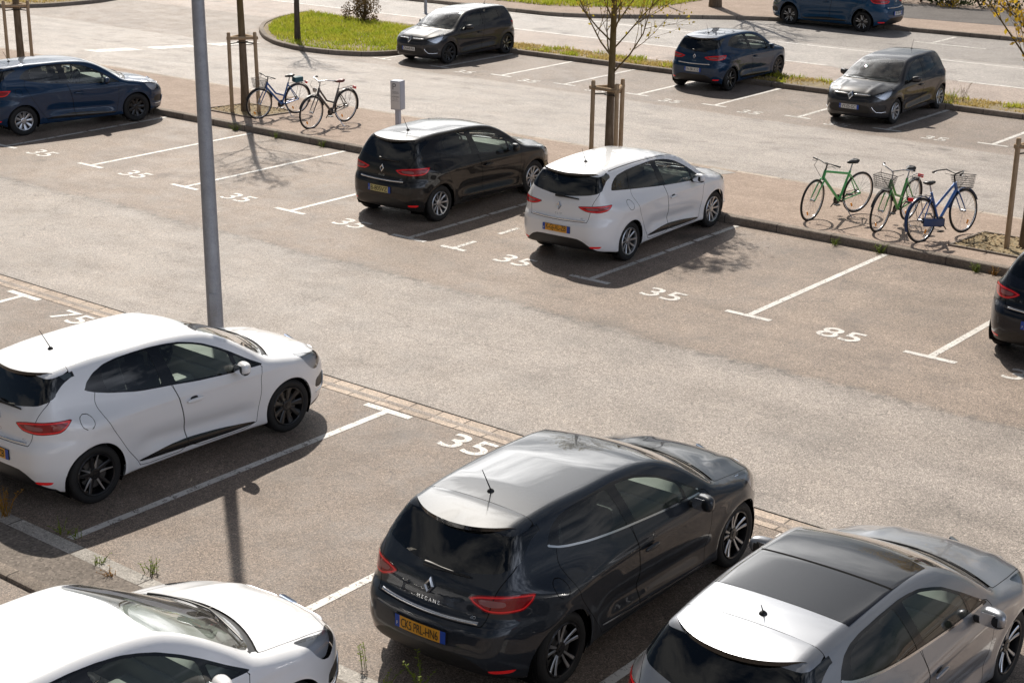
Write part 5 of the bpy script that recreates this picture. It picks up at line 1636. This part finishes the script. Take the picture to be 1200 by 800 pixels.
# hedge far right and the brown shrub on the island
def hedge_clump(x, y, z, rx, ry, h, label, seed, m=M_HEDGE, n=2600, name='shrub', group=None, cat='shrub', ls=.07):
    root = empty(name, (x, y, z), 0, label, cat, group); r = np.random.RandomState(seed); b = MB()
    for k in range(9):
        a = r.uniform(0, 6.283); b.tube([Vector((0, 0, 0)), Vector((math.cos(a) * rx * .35, math.sin(a) * ry * .35, h * .45)), Vector((math.cos(a) * rx * .75, math.sin(a) * ry * .75, h * r.uniform(.6, .95)))], [.025, .014, .006], 5)
    b.build('stems', [M_BARKD], root)
    pts = []
    cl = [(r.uniform(-.7, .7) * rx, r.uniform(-.7, .7) * ry, r.uniform(.02, .85) * h, r.uniform(.22, .45)) for _ in range(18)]
    for _ in range(n):
        c = cl[r.randint(len(cl))]; d = r.normal(0, 1, 3); d /= np.linalg.norm(d); s = c[3] * r.uniform(.5, 1.0)
        pts.append((c[0] + d[0] * s * rx * .9, c[1] + d[1] * s * ry * .9, max(.03, c[2] + d[2] * s * h * .8)))
    crown_leaves(pts, m, 'leaves', root, ls, seed, 1, .02)
    return root
hedge_clump(-38.9, 39.9, Zc + .1, .75, .6, 1.15, 'reddish brown half bare shrub on the grassy island', 61, M_BUSH, 3000, 'brown_shrub', ls=.055)
for i, (x, y) in enumerate(((-29.2, 57.4), (-27.0, 57.5), (-24.8, 57.8), (-22.6, 58.1), (-20.2, 58.5), (-31.2, 57.3))):
    hedge_clump(x, y, Zc + .12, 1.5, 1.0, 1.7, 'dark green shrub of the row behind the far pavement at the top right', 70 + i, M_HEDGE, 1700, 'hedge_shrub', 'shrubs behind the far pavement', ls=.11)
for i, (x, y) in enumerate(((-25.5, 56.75), (-21.7, 57.0))):
    hedge_clump(x, y, Zc + .12, .5, .35, .5, ('left' if i == 0 else 'right') + ' one of two low yellow flowering bushes at the foot of the dark shrubs', 90 + i, M_YEL, 260, 'flowering_bush', ls=.07)

# ------------------------------------------------------------------ lamp post, slim posts, parking totem
M_POST = mat('galvanised_steel', (.17, .175, .185), .55, .35)
def post_mat():
    g = NT(M_POST); n = g.noise(g.coords(), 6.0, 5, .65); n2 = g.noise(g.coords(), 60, 2, .6)
    g.link(g.ramp(g.math('MULTIPLY_ADD', n2, .4, g.math('MULTIPLY', n, .6)), [(.3, (.25, .265, .30)), (.7, (.40, .42, .465))]), g.bsdf.inputs['Base Color'])
post_mat()
lp = empty('lamp_post', (-15.21, 12.80, 0), 0, 'tall tapering grey steel lamp post between the white hatchback and the aisle', 'lamp post')
b = MB(); b.tube([(0, 0, 0), (0, 0, 2.5), (0, 0, 5), (0, 0, 7.35)], [.102, .090, .072, .055], 32); b.build('pole', [M_POST], lp, smooth_angle=60)
b = MB(); b.lathe([(0, .20), (.03, .20), (.035, .13), (.10, .125), (.10, .10)], 24, 'z'); b.build('base_flange', [M_POST], lp)
b = MB(); b.lathe([(7.33, .061), (7.40, .075), (7.44, .22), (7.50, .25), (7.56, .20), (7.60, .02)], 32, 'z'); b.build('lantern', [M_POST], lp)
b = MB(); b.box((.099 * math.cos(R(-50)), .099 * math.sin(R(-50)), .75), (.012, .09, .30), Matrix.Rotation(R(-50), 3, 'Z'), bev=.003); b.build('service_hatch', [M_POST], lp)

def thin_post(x, y, h, r, label, name='sign_post'):
    root = empty(name, (x, y, Zc + (.1 if 38.2 < y < 39.4 or y > 45.9 else 0)), 0, label, 'post')
    b = MB(); b.tube([(0, 0, 0), (0, 0, h)], [r, r * .95], 14); b.build('pole', [M_POST], root)
    b = MB(); b.lathe([(0, r * 1.8), (.015, r * 1.8), (.02, r * 1.05)], 14, 'z'); b.build('base_flange', [M_POST], root)
thin_post(-39.19, 43.35, 3.6, .055, 'slim grey post on the far road edge behind the parked grey car')
thin_post(-34.4, 50.9, 3.2, .05, 'slim dark post on the grass beyond the far road')

M_TOTEM = mat('totem_white', (.62, .63, .66), .4)
M_TOTEMS = mat('totem_side_grey', (.45, .48, .56), .4)
M_TXT = mat('totem_print', (.10, .10, .12), .5)
M_PANEL = mat('totem_panel', (.70, .70, .71), .45)
to = empty('parking_totem', (-23.42, 25.0, zp(25.0)), R(14), 'pale grey parking pay totem on a post behind the brown-black hatchback', 'parking sign')
b = MB(); b.box((0, 0, .27), (.10, .09, .54), bev=.008); b.build('post', [M_TOTEMS], to)
b = MB(); b.box((0, 0, .765), (.25, .20, .62), bev=.018); b.build('housing', [M_TOTEMS], to)
b = MB(); b.box((0, -.1015, .765), (.215, .008, .57), bev=.003); b.build('front_panel', [M_PANEL], to)
def totem_text(t, size, z, x=0.0, bold=0):
    V, F = text_mesh2d(t, size); V = [(v[0] + x, -.1062, z + v[1]) for v in V]
    link('printed_sign', mesh_np('printed_sign', V, F, [M_TXT], None, False), to)
totem_text('P', .19, .945, -.03); totem_text('PARKING', .036, .835); totem_text('HORAIRES', .038, .735); totem_text('9h-19h', .034, .685)
b = MB(); b.box((0, -.1062, .81), (.17, .001, .006)); b.box((0, -.1062, .65), (.17, .001, .004)); b.build('printed_rule', [M_TXT], to)

# ------------------------------------------------------------------ bicycles
M_CHR = mat('bicycle_chrome', (.6, .61, .63), .2, 1.0)
M_BLK = mat('bicycle_black', (.015, .015, .016), .4)
M_WIRE = mat('wire_basket', (.16, .16, .165), .4, .6)
M_WIREW = mat('white_wire_basket', (.55, .55, .56), .4, .3)
M_ORANGE = mat('orange_reflector', (.80, .30, .03), .25, emit=(1, .35, .02), es=.05)
M_CREAM = mat('tyre_wall_grey', (.22, .20, .18), .6)
def bicycle(x, y, z, hd, lean, frame_col, label, style='diamond', basket=None, rack=True, mud=True, bars='flat', saddle=None, wb=1.08, r=.345, light=False, bag=None, steer=0.0, guard=None, chr_bar=False):
    root = empty('bicycle', (x, y, z), R(hd), label, 'bicycle', 'parked bicycles'); root.rotation_euler = (R(lean), 0, R(hd)); root.rotation_mode = 'XYZ'
    fm = mat('bicycle_frame_paint', frame_col, .28, .15, 1.0)
    def wheel(cx, name='wheel'):
        b = MB(); b.tube([Vector((r * math.cos(t), 0, r * math.sin(t))) for t in np.linspace(0, 6.283185, 40, endpoint=False)], .019, 8, closed=True)
        w = b.build(name, [M_RUBBER], root, (cx, 0, r + .019), smooth_angle=80)
        b = MB(); b.tube([Vector(((r - .022) * math.cos(t), 0, (r - .022) * math.sin(t))) for t in np.linspace(0, 6.283185, 40, endpoint=False)], .011, 6, closed=True); b.build('rim', [M_CHR], w, smooth_angle=80)
        b = MB()
        for k in range(28):
            a = 2 * math.pi * k / 28; s = (-1) ** k * .03
            b.tube([Vector((.02 * math.cos(a + (.6 if k % 4 < 2 else -.6)), s, .02 * math.sin(a + (.6 if k % 4 < 2 else -.6)))), Vector(((r - .025) * math.cos(a), 0, (r - .025) * math.sin(a)))], .0016, 3)
        b.lathe([(-.05, .008), (-.04, .022), (.04, .022), (.05, .008)], 12, 'y'); b.build('spokes', [M_CHR], w)
        b = MB(); b.box((.13, .012, -.2), (.035, .012, .07), Matrix.Rotation(R(30), 3, 'Y'), bev=.004); b.build('spoke_reflector', [M_ORANGE], w)
        return w
    zc = r + .019
    wheel(0)
    bb = Vector((.44, 0, .28)); rear = Vector((0, 0, zc)); head_t = Vector((.86, 0, .86)); head_b = Vector((.895, 0, .74)); seat_t = Vector((.265, 0, .78)); front = Vector((wb, 0, zc))
    f = MB()
    f.tube([bb, seat_t], 0.0208, 10)
    if style == 'diamond':
        f.tube([head_b, bb], 0.0247, 10); f.tube([seat_t - Vector((-.015, 0, .05)), head_t - Vector((0, 0, .02))], 0.0208, 10)
    elif style == 'step':
        f.tube([head_b, head_b.lerp(bb, .5) - Vector((.03, 0, .035)), bb], 0.0260, 10); f.tube([head_t - Vector((0, 0, .03)), Vector((.62, 0, .56)), Vector((.375, 0, .48))], 0.0208, 10)
    else:
        f.tube([head_b, bb], 0.0260, 10); f.tube([head_t - Vector((0, 0, .02)), Vector((.36, 0, .53))], 0.0221, 10)
    f.tube([head_b, head_t], 0.0273, 10)
    for s in (-1, 1):
        f.tube([rear + Vector((0, s * .06, 0)), bb + Vector((-.04, s * .03, 0))], 0.0117, 8); f.tube([rear + Vector((0, s * .06, 0)), seat_t + Vector((0, s * .018, -.06))], 0.0104, 8)
        
    f.build('frame', [fm], root, smooth_angle=60)
    k = MB()
    for s in (-1, 1): k.tube([head_b + Vector((.006, s * .045, -.03)), head_b.lerp(front, .55) + Vector((.0, s * .05, 0)), front + Vector((0, s * .052, 0))], [.014, .012, .008], 8)
    k.tube([head_b + Vector((.006, -.05, -.03)), head_b + Vector((.006, .05, -.03))], .016, 8); k.build('fork', [fm], root, smooth_angle=60)
    wheel(wb).rotation_euler.z = R(steer)
    h = MB(); st = Vector((.84, 0, .98)); h.tube([head_t, st], .013, 8)
    if bars == 'flat': hp = [(.86, -.31, 1.0), (.88, -.12, 1.0), (.90, 0, .985), (.88, .12, 1.0), (.86, .31, 1.0)]
    else: hp = [(.64, -.27, 1.03), (.72, -.26, 1.05), (.86, -.17, 1.06), (.88, 0, 1.0), (.86, .17, 1.06), (.72, .26, 1.05), (.64, .27, 1.03)]
    h.tube([st, Vector((.89, 0, .99))], .013, 8); h.tube([Vector(p) for p in hp], .011, 8); h.build('handlebar', [M_CHR if chr_bar else M_BLK], root, smooth_angle=60)
    for s in (0, -1):
        g = MB(); a, c = Vector(hp[s]), Vector(hp[1 if s == 0 else -2]); g.tube([a, a.lerp(c, .55)], .017, 8); g.build('grip', [M_BLK], root, smooth_angle=60)
        g = MB(); q = a.lerp(c, .6); g.tube([q, q + Vector((.05, 0, -.02)), a.lerp(c, .2) + Vector((.05, 0, -.03))], .006, 5); g.build('brake_lever', [M_CHR], root)
    cb = MB(); cb.tube([Vector((.87, -.2, .99)), Vector((1.0, -.14, .93)), Vector((.96, 0, .76)), Vector((.92, .02, .70))], .004, 5); cb.tube([Vector((.87, .2, .99)), Vector((1.0, .12, .95)), Vector((.93, 0, .74))], .004, 5); cb.build('brake_cable', [M_BLK], root)
    sp = MB(); sp.tube([seat_t, seat_t + Vector((-.035, 0, .13))], .012, 8); sp.build('seat_post', [M_CHR], root)
    V, F = superellipsoid((0, 0, 0), (.135, .085, .032), .85, 20, 10); V[:, 1] *= np.interp(V[:, 0], [-.14, -.04, .02, .14], [1.0, 1.05, .6, .28]); V[:, 2] += .015 * (V[:, 0] < -.05)
    link('saddle', mesh_np('saddle', V, F, [saddle or M_BLK]), root, seat_t + Vector((-.03, 0, .155)))
    c = MB(); c.lathe([(-.052, .085), (-.046, .088), (-.046, .02)], 24, 'y', c=bb); c.tube([bb + Vector((0, -.06, 0)), bb + Vector((.10, -.075, -.13))], .010, 6); c.tube([bb + Vector((0, .06, 0)), bb + Vector((-.10, .075, .13))], .010, 6); c.tube([bb + Vector((0, -.07, 0)), bb + Vector((0, .07, 0))], .018, 8); c.build('crankset', [M_BLK], root)
    for s in (-1, 1):
        p = MB(); p.box(bb + Vector((-s * -.10 if s < 0 else -.10, s * .125, -.13 if s < 0 else .13)), (.09, .085, .022), bev=.006); p.build('pedal', [M_BLK], root)
    ch = MB()
    for dz in (-1, 1): ch.tube([bb + Vector((0, -.048, dz * .085)), rear + Vector((0, -.048, dz * .04))], .005, 5)
    ch.lathe([(-.05, .04), (-.044, .045), (-.03, .02)], 18, 'y', c=rear); ch.build('chain', [M_BLK], root)
    if guard:
        q = MB(); q.box((.25, -.065, .30), (.52, .02, .13), Matrix.Rotation(R(8), 3, 'Y'), bev=.02); q.build('chain_guard', [guard], root)
    if mud:
        for cx, a0, a1 in ((0, 35, 200), (wb, 20, 165)):
            q = MB(); rings = []
            for t in np.linspace(R(a0), R(a1), 20):
                rr_ = r + .042; rings.append([q.bm.verts.new((cx + (rr_ - (.012 if j in (0, 3) else 0)) * math.cos(t), w_, zc + (rr_ - (.012 if j in (0, 3) else 0)) * math.sin(t))) for j, w_ in enumerate((-.027, -.014, .014, .027))])
            for i in range(19):
                for j in range(3): q.bm.faces.new((rings[i][j], rings[i][j + 1], rings[i + 1][j + 1], rings[i + 1][j]))
            q.build('mudguard', [guard or M_BLK], root)
    if rack:
        q = MB()
        for s in (-1, 1): q.tube([Vector((.22, s * .05, .74)), Vector((-.22, s * .065, .76))], .006, 5); q.tube([Vector((-.08, s * .065, .755)), Vector((0, s * .065, zc))], .005, 5)
        for xx in (-.2, -.08, .05): q.tube([Vector((xx, -.065, .76)), Vector((xx, .065, .76))], .005, 5)
        q.build('luggage_rack', [M_CHR if not guard else M_BLK], root)
        q = MB(); q.box((-.245, 0, .735), (.02, .10, .06), bev=.006); q.build('rear_lamp', [M_REDB], root)
    if basket:
        bm_, bx, bz = basket; q = MB(); w0, w1, d0, d1, hh = .125, .16, .09, .12, .21
        for t in np.linspace(0, 1, 7):
            w, d = w0 + (w1 - w0) * t, d0 + (d1 - d0) * t; q.tube([Vector((bx - d, -w, bz + hh * t)), Vector((bx + d, -w, bz + hh * t)), Vector((bx + d, w, bz + hh * t)), Vector((bx - d, w, bz + hh * t))], .003 if t < 1 else .006, 4, closed=True)
        for u in np.linspace(-1, 1, 12):
            for s in (-1, 1): q.tube([Vector((bx + s * d0, u * w0, bz)), Vector((bx + s * d1, u * w1, bz + hh))], .0025, 3)
        for u in np.linspace(-1, 1, 8):
            for s in (-1, 1): q.tube([Vector((bx + u * d0, s * w0, bz)), Vector((bx + u * d1, s * w1, bz + hh))], .0025, 3)
            q.tube([Vector((bx + u * d0, -w0, bz)), Vector((bx + u * d0, w0, bz))], .0025, 3)
        q.build('basket', [bm_], root)
    if light:
        q = MB(); q.lathe([(-.03, .02), (0, .045), (.03, .05), (.032, .001)], 16, 'x', c=(.98, 0, .84)); q.build('front_lamp', [M_CHR], root)
    if bag:
        q = MB(); q.box((-.0, 0, .83), (.24, .15, .13), bev=.03); q.build('saddle_bag', [bag], root)
    ks = MB(); ks.tube([Vector((.38, .04, .27)), Vector((.30, .21, .012)), Vector((.26, .23, .006))], .009, 6); ks.build('kickstand', [M_CHR], root)
    return root
def at_mid(mx, my, hd, wb=1.08):
    return mx - math.cos(R(hd)) * wb / 2, my - math.sin(R(hd)) * wb / 2
M_TEAL = mat('teal_bag', (.02, .10, .13), .6)
M_BROWN = mat('red_brown_leather', (.14, .03, .025), .45)
M_BLUEG = mat('blue_guard', (.015, .05, .16), .35)
for mx, my, hd, kw in (
    (-12.66, 24.25, 254, dict(steer=14, frame_col=(.09, .48, .15), label='plain light green bicycle with black handlebar and no basket', style='diamond', rack=False, mud=False)),
    (-11.60, 24.35, 270, dict(frame_col=(.05, .34, .05), label='green bicycle with pale handlebar and wire baskets, middle of three', style='step', basket=(M_WIRE, 1.12, .76), bars='swept', chr_bar=True)),
    (-10.62, 24.15, 77, dict(frame_col=(.012, .11, .38), label='blue step-through bicycle with a wire basket nearest the right tree', style='twin', basket=(M_WIRE, 1.08, .74), bars='swept', guard=M_BLUEG)),
    (-26.42, 24.30, 262, dict(frame_col=(.012, .10, .34), label='blue bicycle with a wire basket and teal saddle bag by the staked tree', style='step', basket=(M_WIRE, 1.08, .74), bag=M_TEAL)),
    (-24.82, 24.30, 272, dict(frame_col=(.05, .045, .05), label='dark bicycle with a red-brown saddle and chrome rack, right of the blue one', style='step', bars='swept', light=True, saddle=M_BROWN, chr_bar=True))):
    x, y = at_mid(mx, my, hd)
    o = bicycle(x, y, zp(my) + .002, hd, -5 if hd > 180 else -6, **kw)
    if mx < -26: o.scale = (.94, .94, .94)
# ------------------------------------------------------------------ parked cars
CLIO_A = build_car(HATCH, dict(rim='dark', rim_front='black', rr=.222))
CLIO_B = build_car(HATCH, dict(rim='ten', rr=.205))
CLIO_C = build_car(HATCH, dict(rim='hub', rim_front='black', rr=.20))
EST = build_car(ESTATE, dict(rim='ten', rr=.215, aerial_x=-.05))
MEG = build_car(MEGANE, dict(rim='twin', rr=.232))
MEGS = build_car(MEGANE, dict(rim='twin', rr=.232, glass_roof=True, aerial=.08, aerial_x=.10))
VAN = build_car(MPV, dict(rim='twin', rr=.235))
CG = 'cars parked in the bays'
spawn_car(CLIO_A, 'white hatchback with black front wheels parked left of the empty near bay', 'car', 'white', -13.56, 9.10, 0, 88.6, CG, plates=[('rear', 'yellow', 'DK-482-ZB')])
spawn_car(MEG, 'dark slate hatchback with a yellow rear plate in the near row', 'car', 'slate', -7.80, 9.23, 0, 91.5, CG, plates=[('rear', 'yellow', 'CK5 PRL-HN6')])
spawn_car(MEGS, 'silver hatchback with a black glass roof at the bottom right', 'car', 'silver', -5.0, 8.86, 0, 91, CG, plates=[('rear', 'yellow', 'EB-906-KV')])
spawn_car(CLIO_A, 'white car nosing in at the bottom left, only bonnet and roof in view', 'car', 'white', -8.70, 4.55, 0, 90, CG, plates=[('front', 'white', 'BT-317-HM')])
spawn_car(CLIO_B, 'brown-black hatchback parked left of the white estate', 'car', 'black', -18.52, 19.89, 0, 91.1, CG, plates=[('rear', 'pale', 'B-805VZ')])
spawn_car(EST, 'white estate car with a yellow plate in the middle row', 'car', 'white', -14.68, 19.94, 0, 92.9, CG, plates=[('rear', 'yellow', 'K-GJ-XL-ZB')])
spawn_car(CLIO_C, 'dark blue hatchback at the left edge of the middle row', 'car', 'blue', -29.89, 19.80, 0, 79, CG, plates=[('rear', 'white', 'AV-230-LE')])
spawn_car(MEG, 'midnight blue car cut off by the right picture edge', 'car', 'darkblue', -6.98, 19.85, 0, 90, CG, plates=[('rear', 'yellow', 'FD-118-TS')])
spawn_car(CLIO_A, 'grey hatchback facing the aisle beside the grassy island with sun glinting off it', 'car', 'grey', -31.87, 38.0, -.56, -91, CG, plates=[('front', 'plain', 'CN-640-RA')])
spawn_car(CLIO_A, 'blue hatchback with a white plate in the far row seen from behind', 'car', 'blue', -23.32, 36.85, -.56, 91.8, CG, plates=[('rear', 'white', 'W-SR-X12')])
spawn_car(CLIO_B, 'dark grey hatchback facing the aisle in the far row at right', 'car', 'grey', -17.98, 38.1, -.56, -88.3, CG, plates=[('front', 'white', 'VY-E5-GC')])
spawn_car(VAN, 'bright blue tall car parked along the far kerb at the top right', 'car', 'farblue', -25.2, 50.25, -.56, 178.5, None, plates=[('rear', 'white', 'AJ-755-PD')])

# ------------------------------------------------------------------ daylight
SUN_AZ = 140.6      # direction of the sun, degrees from +x
SUN_EL = 45.8
W = bpy.data.worlds.new('World'); SC.world = W; W.use_nodes = True
nt = W.node_tree; bg = nt.nodes['Background']
sky = nt.nodes.new('ShaderNodeTexSky'); sky.sky_type = 'NISHITA'; sky.sun_disc = False
sky.sun_elevation = R(SUN_EL); sky.sun_rotation = R(90 - SUN_AZ); sky.air_density = 1.0; sky.dust_density = .6; sky.ozone_density = 1.6
tc = nt.nodes.new('ShaderNodeTexCoord'); mp = nt.nodes.new('ShaderNodeMapping'); mp.inputs['Scale'].default_value = (1.0, 1.0, 2.2)
nt.links.new(tc.outputs['Generated'], mp.inputs[0])
cl = nt.nodes.new('ShaderNodeTexNoise'); cl.inputs['Scale'].default_value = 3.2; cl.inputs['Detail'].default_value = 9; cl.inputs['Roughness'].default_value = .58; cl.inputs['Distortion'].default_value = .35
nt.links.new(mp.outputs[0], cl.inputs['Vector'])
rp = nt.nodes.new('ShaderNodeValToRGB'); rp.color_ramp.elements[0].position = .45; rp.color_ramp.elements[1].position = .60
nt.links.new(cl.outputs[0], rp.inputs[0])
mx = nt.nodes.new('ShaderNodeMix'); mx.data_type = 'RGBA'
nt.links.new(rp.outputs[0], mx.inputs[0]); nt.links.new(sky.outputs[0], mx.inputs[6]); mx.inputs[7].default_value = (11, 10.9, 10.8, 1)
# brighter, hazier cloud low in the sky under the sun
gd = nt.nodes.new('ShaderNodeVectorMath'); gd.operation = 'DOT_PRODUCT'; nt.links.new(tc.outputs['Generated'], gd.inputs[0])
gd.inputs[1].default_value = (math.cos(R(SUN_AZ - 6)) * math.cos(R(26)), math.sin(R(SUN_AZ - 6)) * math.cos(R(26)), math.sin(R(26)))
def wm(op, a, b):
    n = nt.nodes.new('ShaderNodeMath'); n.operation = op
    for s_, v in zip(n.inputs, (a, b)):
        if hasattr(v, 'is_output'): nt.links.new(v, s_)
        else: s_.default_value = v
    return n.outputs[0]
glow = wm('POWER', wm('MAXIMUM', gd.outputs['Value'], 0.0), 19.0)
glow = wm('MULTIPLY', glow, wm('ADD', wm('MULTIPLY', rp.outputs[0], 175.0), 60.0))
bd = nt.nodes.new('ShaderNodeVectorMath'); bd.operation = 'DOT_PRODUCT'; nt.links.new(tc.outputs['Generated'], bd.inputs[0])
bd.inputs[1].default_value = (-math.cos(R(SUN_AZ + 36)) * math.cos(R(13)), -math.sin(R(SUN_AZ + 36)) * math.cos(R(13)), math.sin(R(13)))
back = wm('MULTIPLY', wm('POWER', wm('MAXIMUM', bd.outputs['Value'], 0.0), 7.0), wm('ADD', wm('MULTIPLY', rp.outputs[0], 62.0), 18.0))  # added unseen bright bank low on the right, fills the shaded car sides
gc = nt.nodes.new('ShaderNodeVectorMath'); gc.operation = 'SCALE'; gc.inputs[0].default_value = (1.0, .99, .98); nt.links.new(glow, gc.inputs['Scale'])
ad = nt.nodes.new('ShaderNodeMix'); ad.data_type = 'RGBA'; ad.blend_type = 'ADD'; ad.inputs[0].default_value = 1.0
nt.links.new(mx.outputs[2], ad.inputs[6]); nt.links.new(gc.outputs[0], ad.inputs[7])
bc = nt.nodes.new('ShaderNodeVectorMath'); bc.operation = 'SCALE'; bc.inputs[0].default_value = (.82, .93, 1.16); nt.links.new(back, bc.inputs['Scale'])
ad2 = nt.nodes.new('ShaderNodeMix'); ad2.data_type = 'RGBA'; ad2.blend_type = 'ADD'; ad2.inputs[0].default_value = 1.0
nt.links.new(ad.outputs[2], ad2.inputs[6]); nt.links.new(bc.outputs[0], ad2.inputs[7])
nt.links.new(ad2.outputs[2], bg.inputs[0]); bg.inputs[1].default_value = .024
l = bpy.data.lights.new('sun', 'SUN'); l.energy = 5.0; l.angle = R(.53); l.color = (1.0, .925, .82)
lo = bpy.data.objects.new('sun', l); COL.objects.link(lo)
d = Vector((math.cos(R(SUN_AZ)) * math.cos(R(SUN_EL)), math.sin(R(SUN_AZ)) * math.cos(R(SUN_EL)), math.sin(R(SUN_EL))))
lo.rotation_euler = (-d).to_track_quat('-Z', 'Y').to_euler(); lo.location = d * 50

# ------------------------------------------------------------------ camera
cd = bpy.data.cameras.new('camera'); co = bpy.data.objects.new('camera', cd); COL.objects.link(co); SC.camera = co
cd.sensor_fit = 'HORIZONTAL'; cd.sensor_width = 36; cd.lens = 1900.05 / 1200 * 36; cd.clip_end = 2000; cd.clip_start = .1
yaw, pitch, roll = .68122, .32515, .00627
Fw = Vector((-math.sin(yaw) * math.cos(pitch), math.cos(yaw) * math.cos(pitch), -math.sin(pitch)))
Rt = Vector((math.cos(yaw), math.sin(yaw), 0)); Up = Rt.cross(Fw)
R2 = Rt * math.cos(roll) + Up * math.sin(roll); U2 = -Rt * math.sin(roll) + Up * math.cos(roll)
M = Matrix((R2, U2, -Fw)).transposed().to_4x4(); M.translation = (0, 0, 6.8407)
co.matrix_world = M
SC.view_settings.view_transform = 'Standard'; SC.view_settings.look = 'None'; SC.view_settings.exposure = 0; SC.view_settings.gamma = 1
SC.render.engine = 'CYCLES'
SC.render.resolution_x = 1024; SC.render.resolution_y = 682
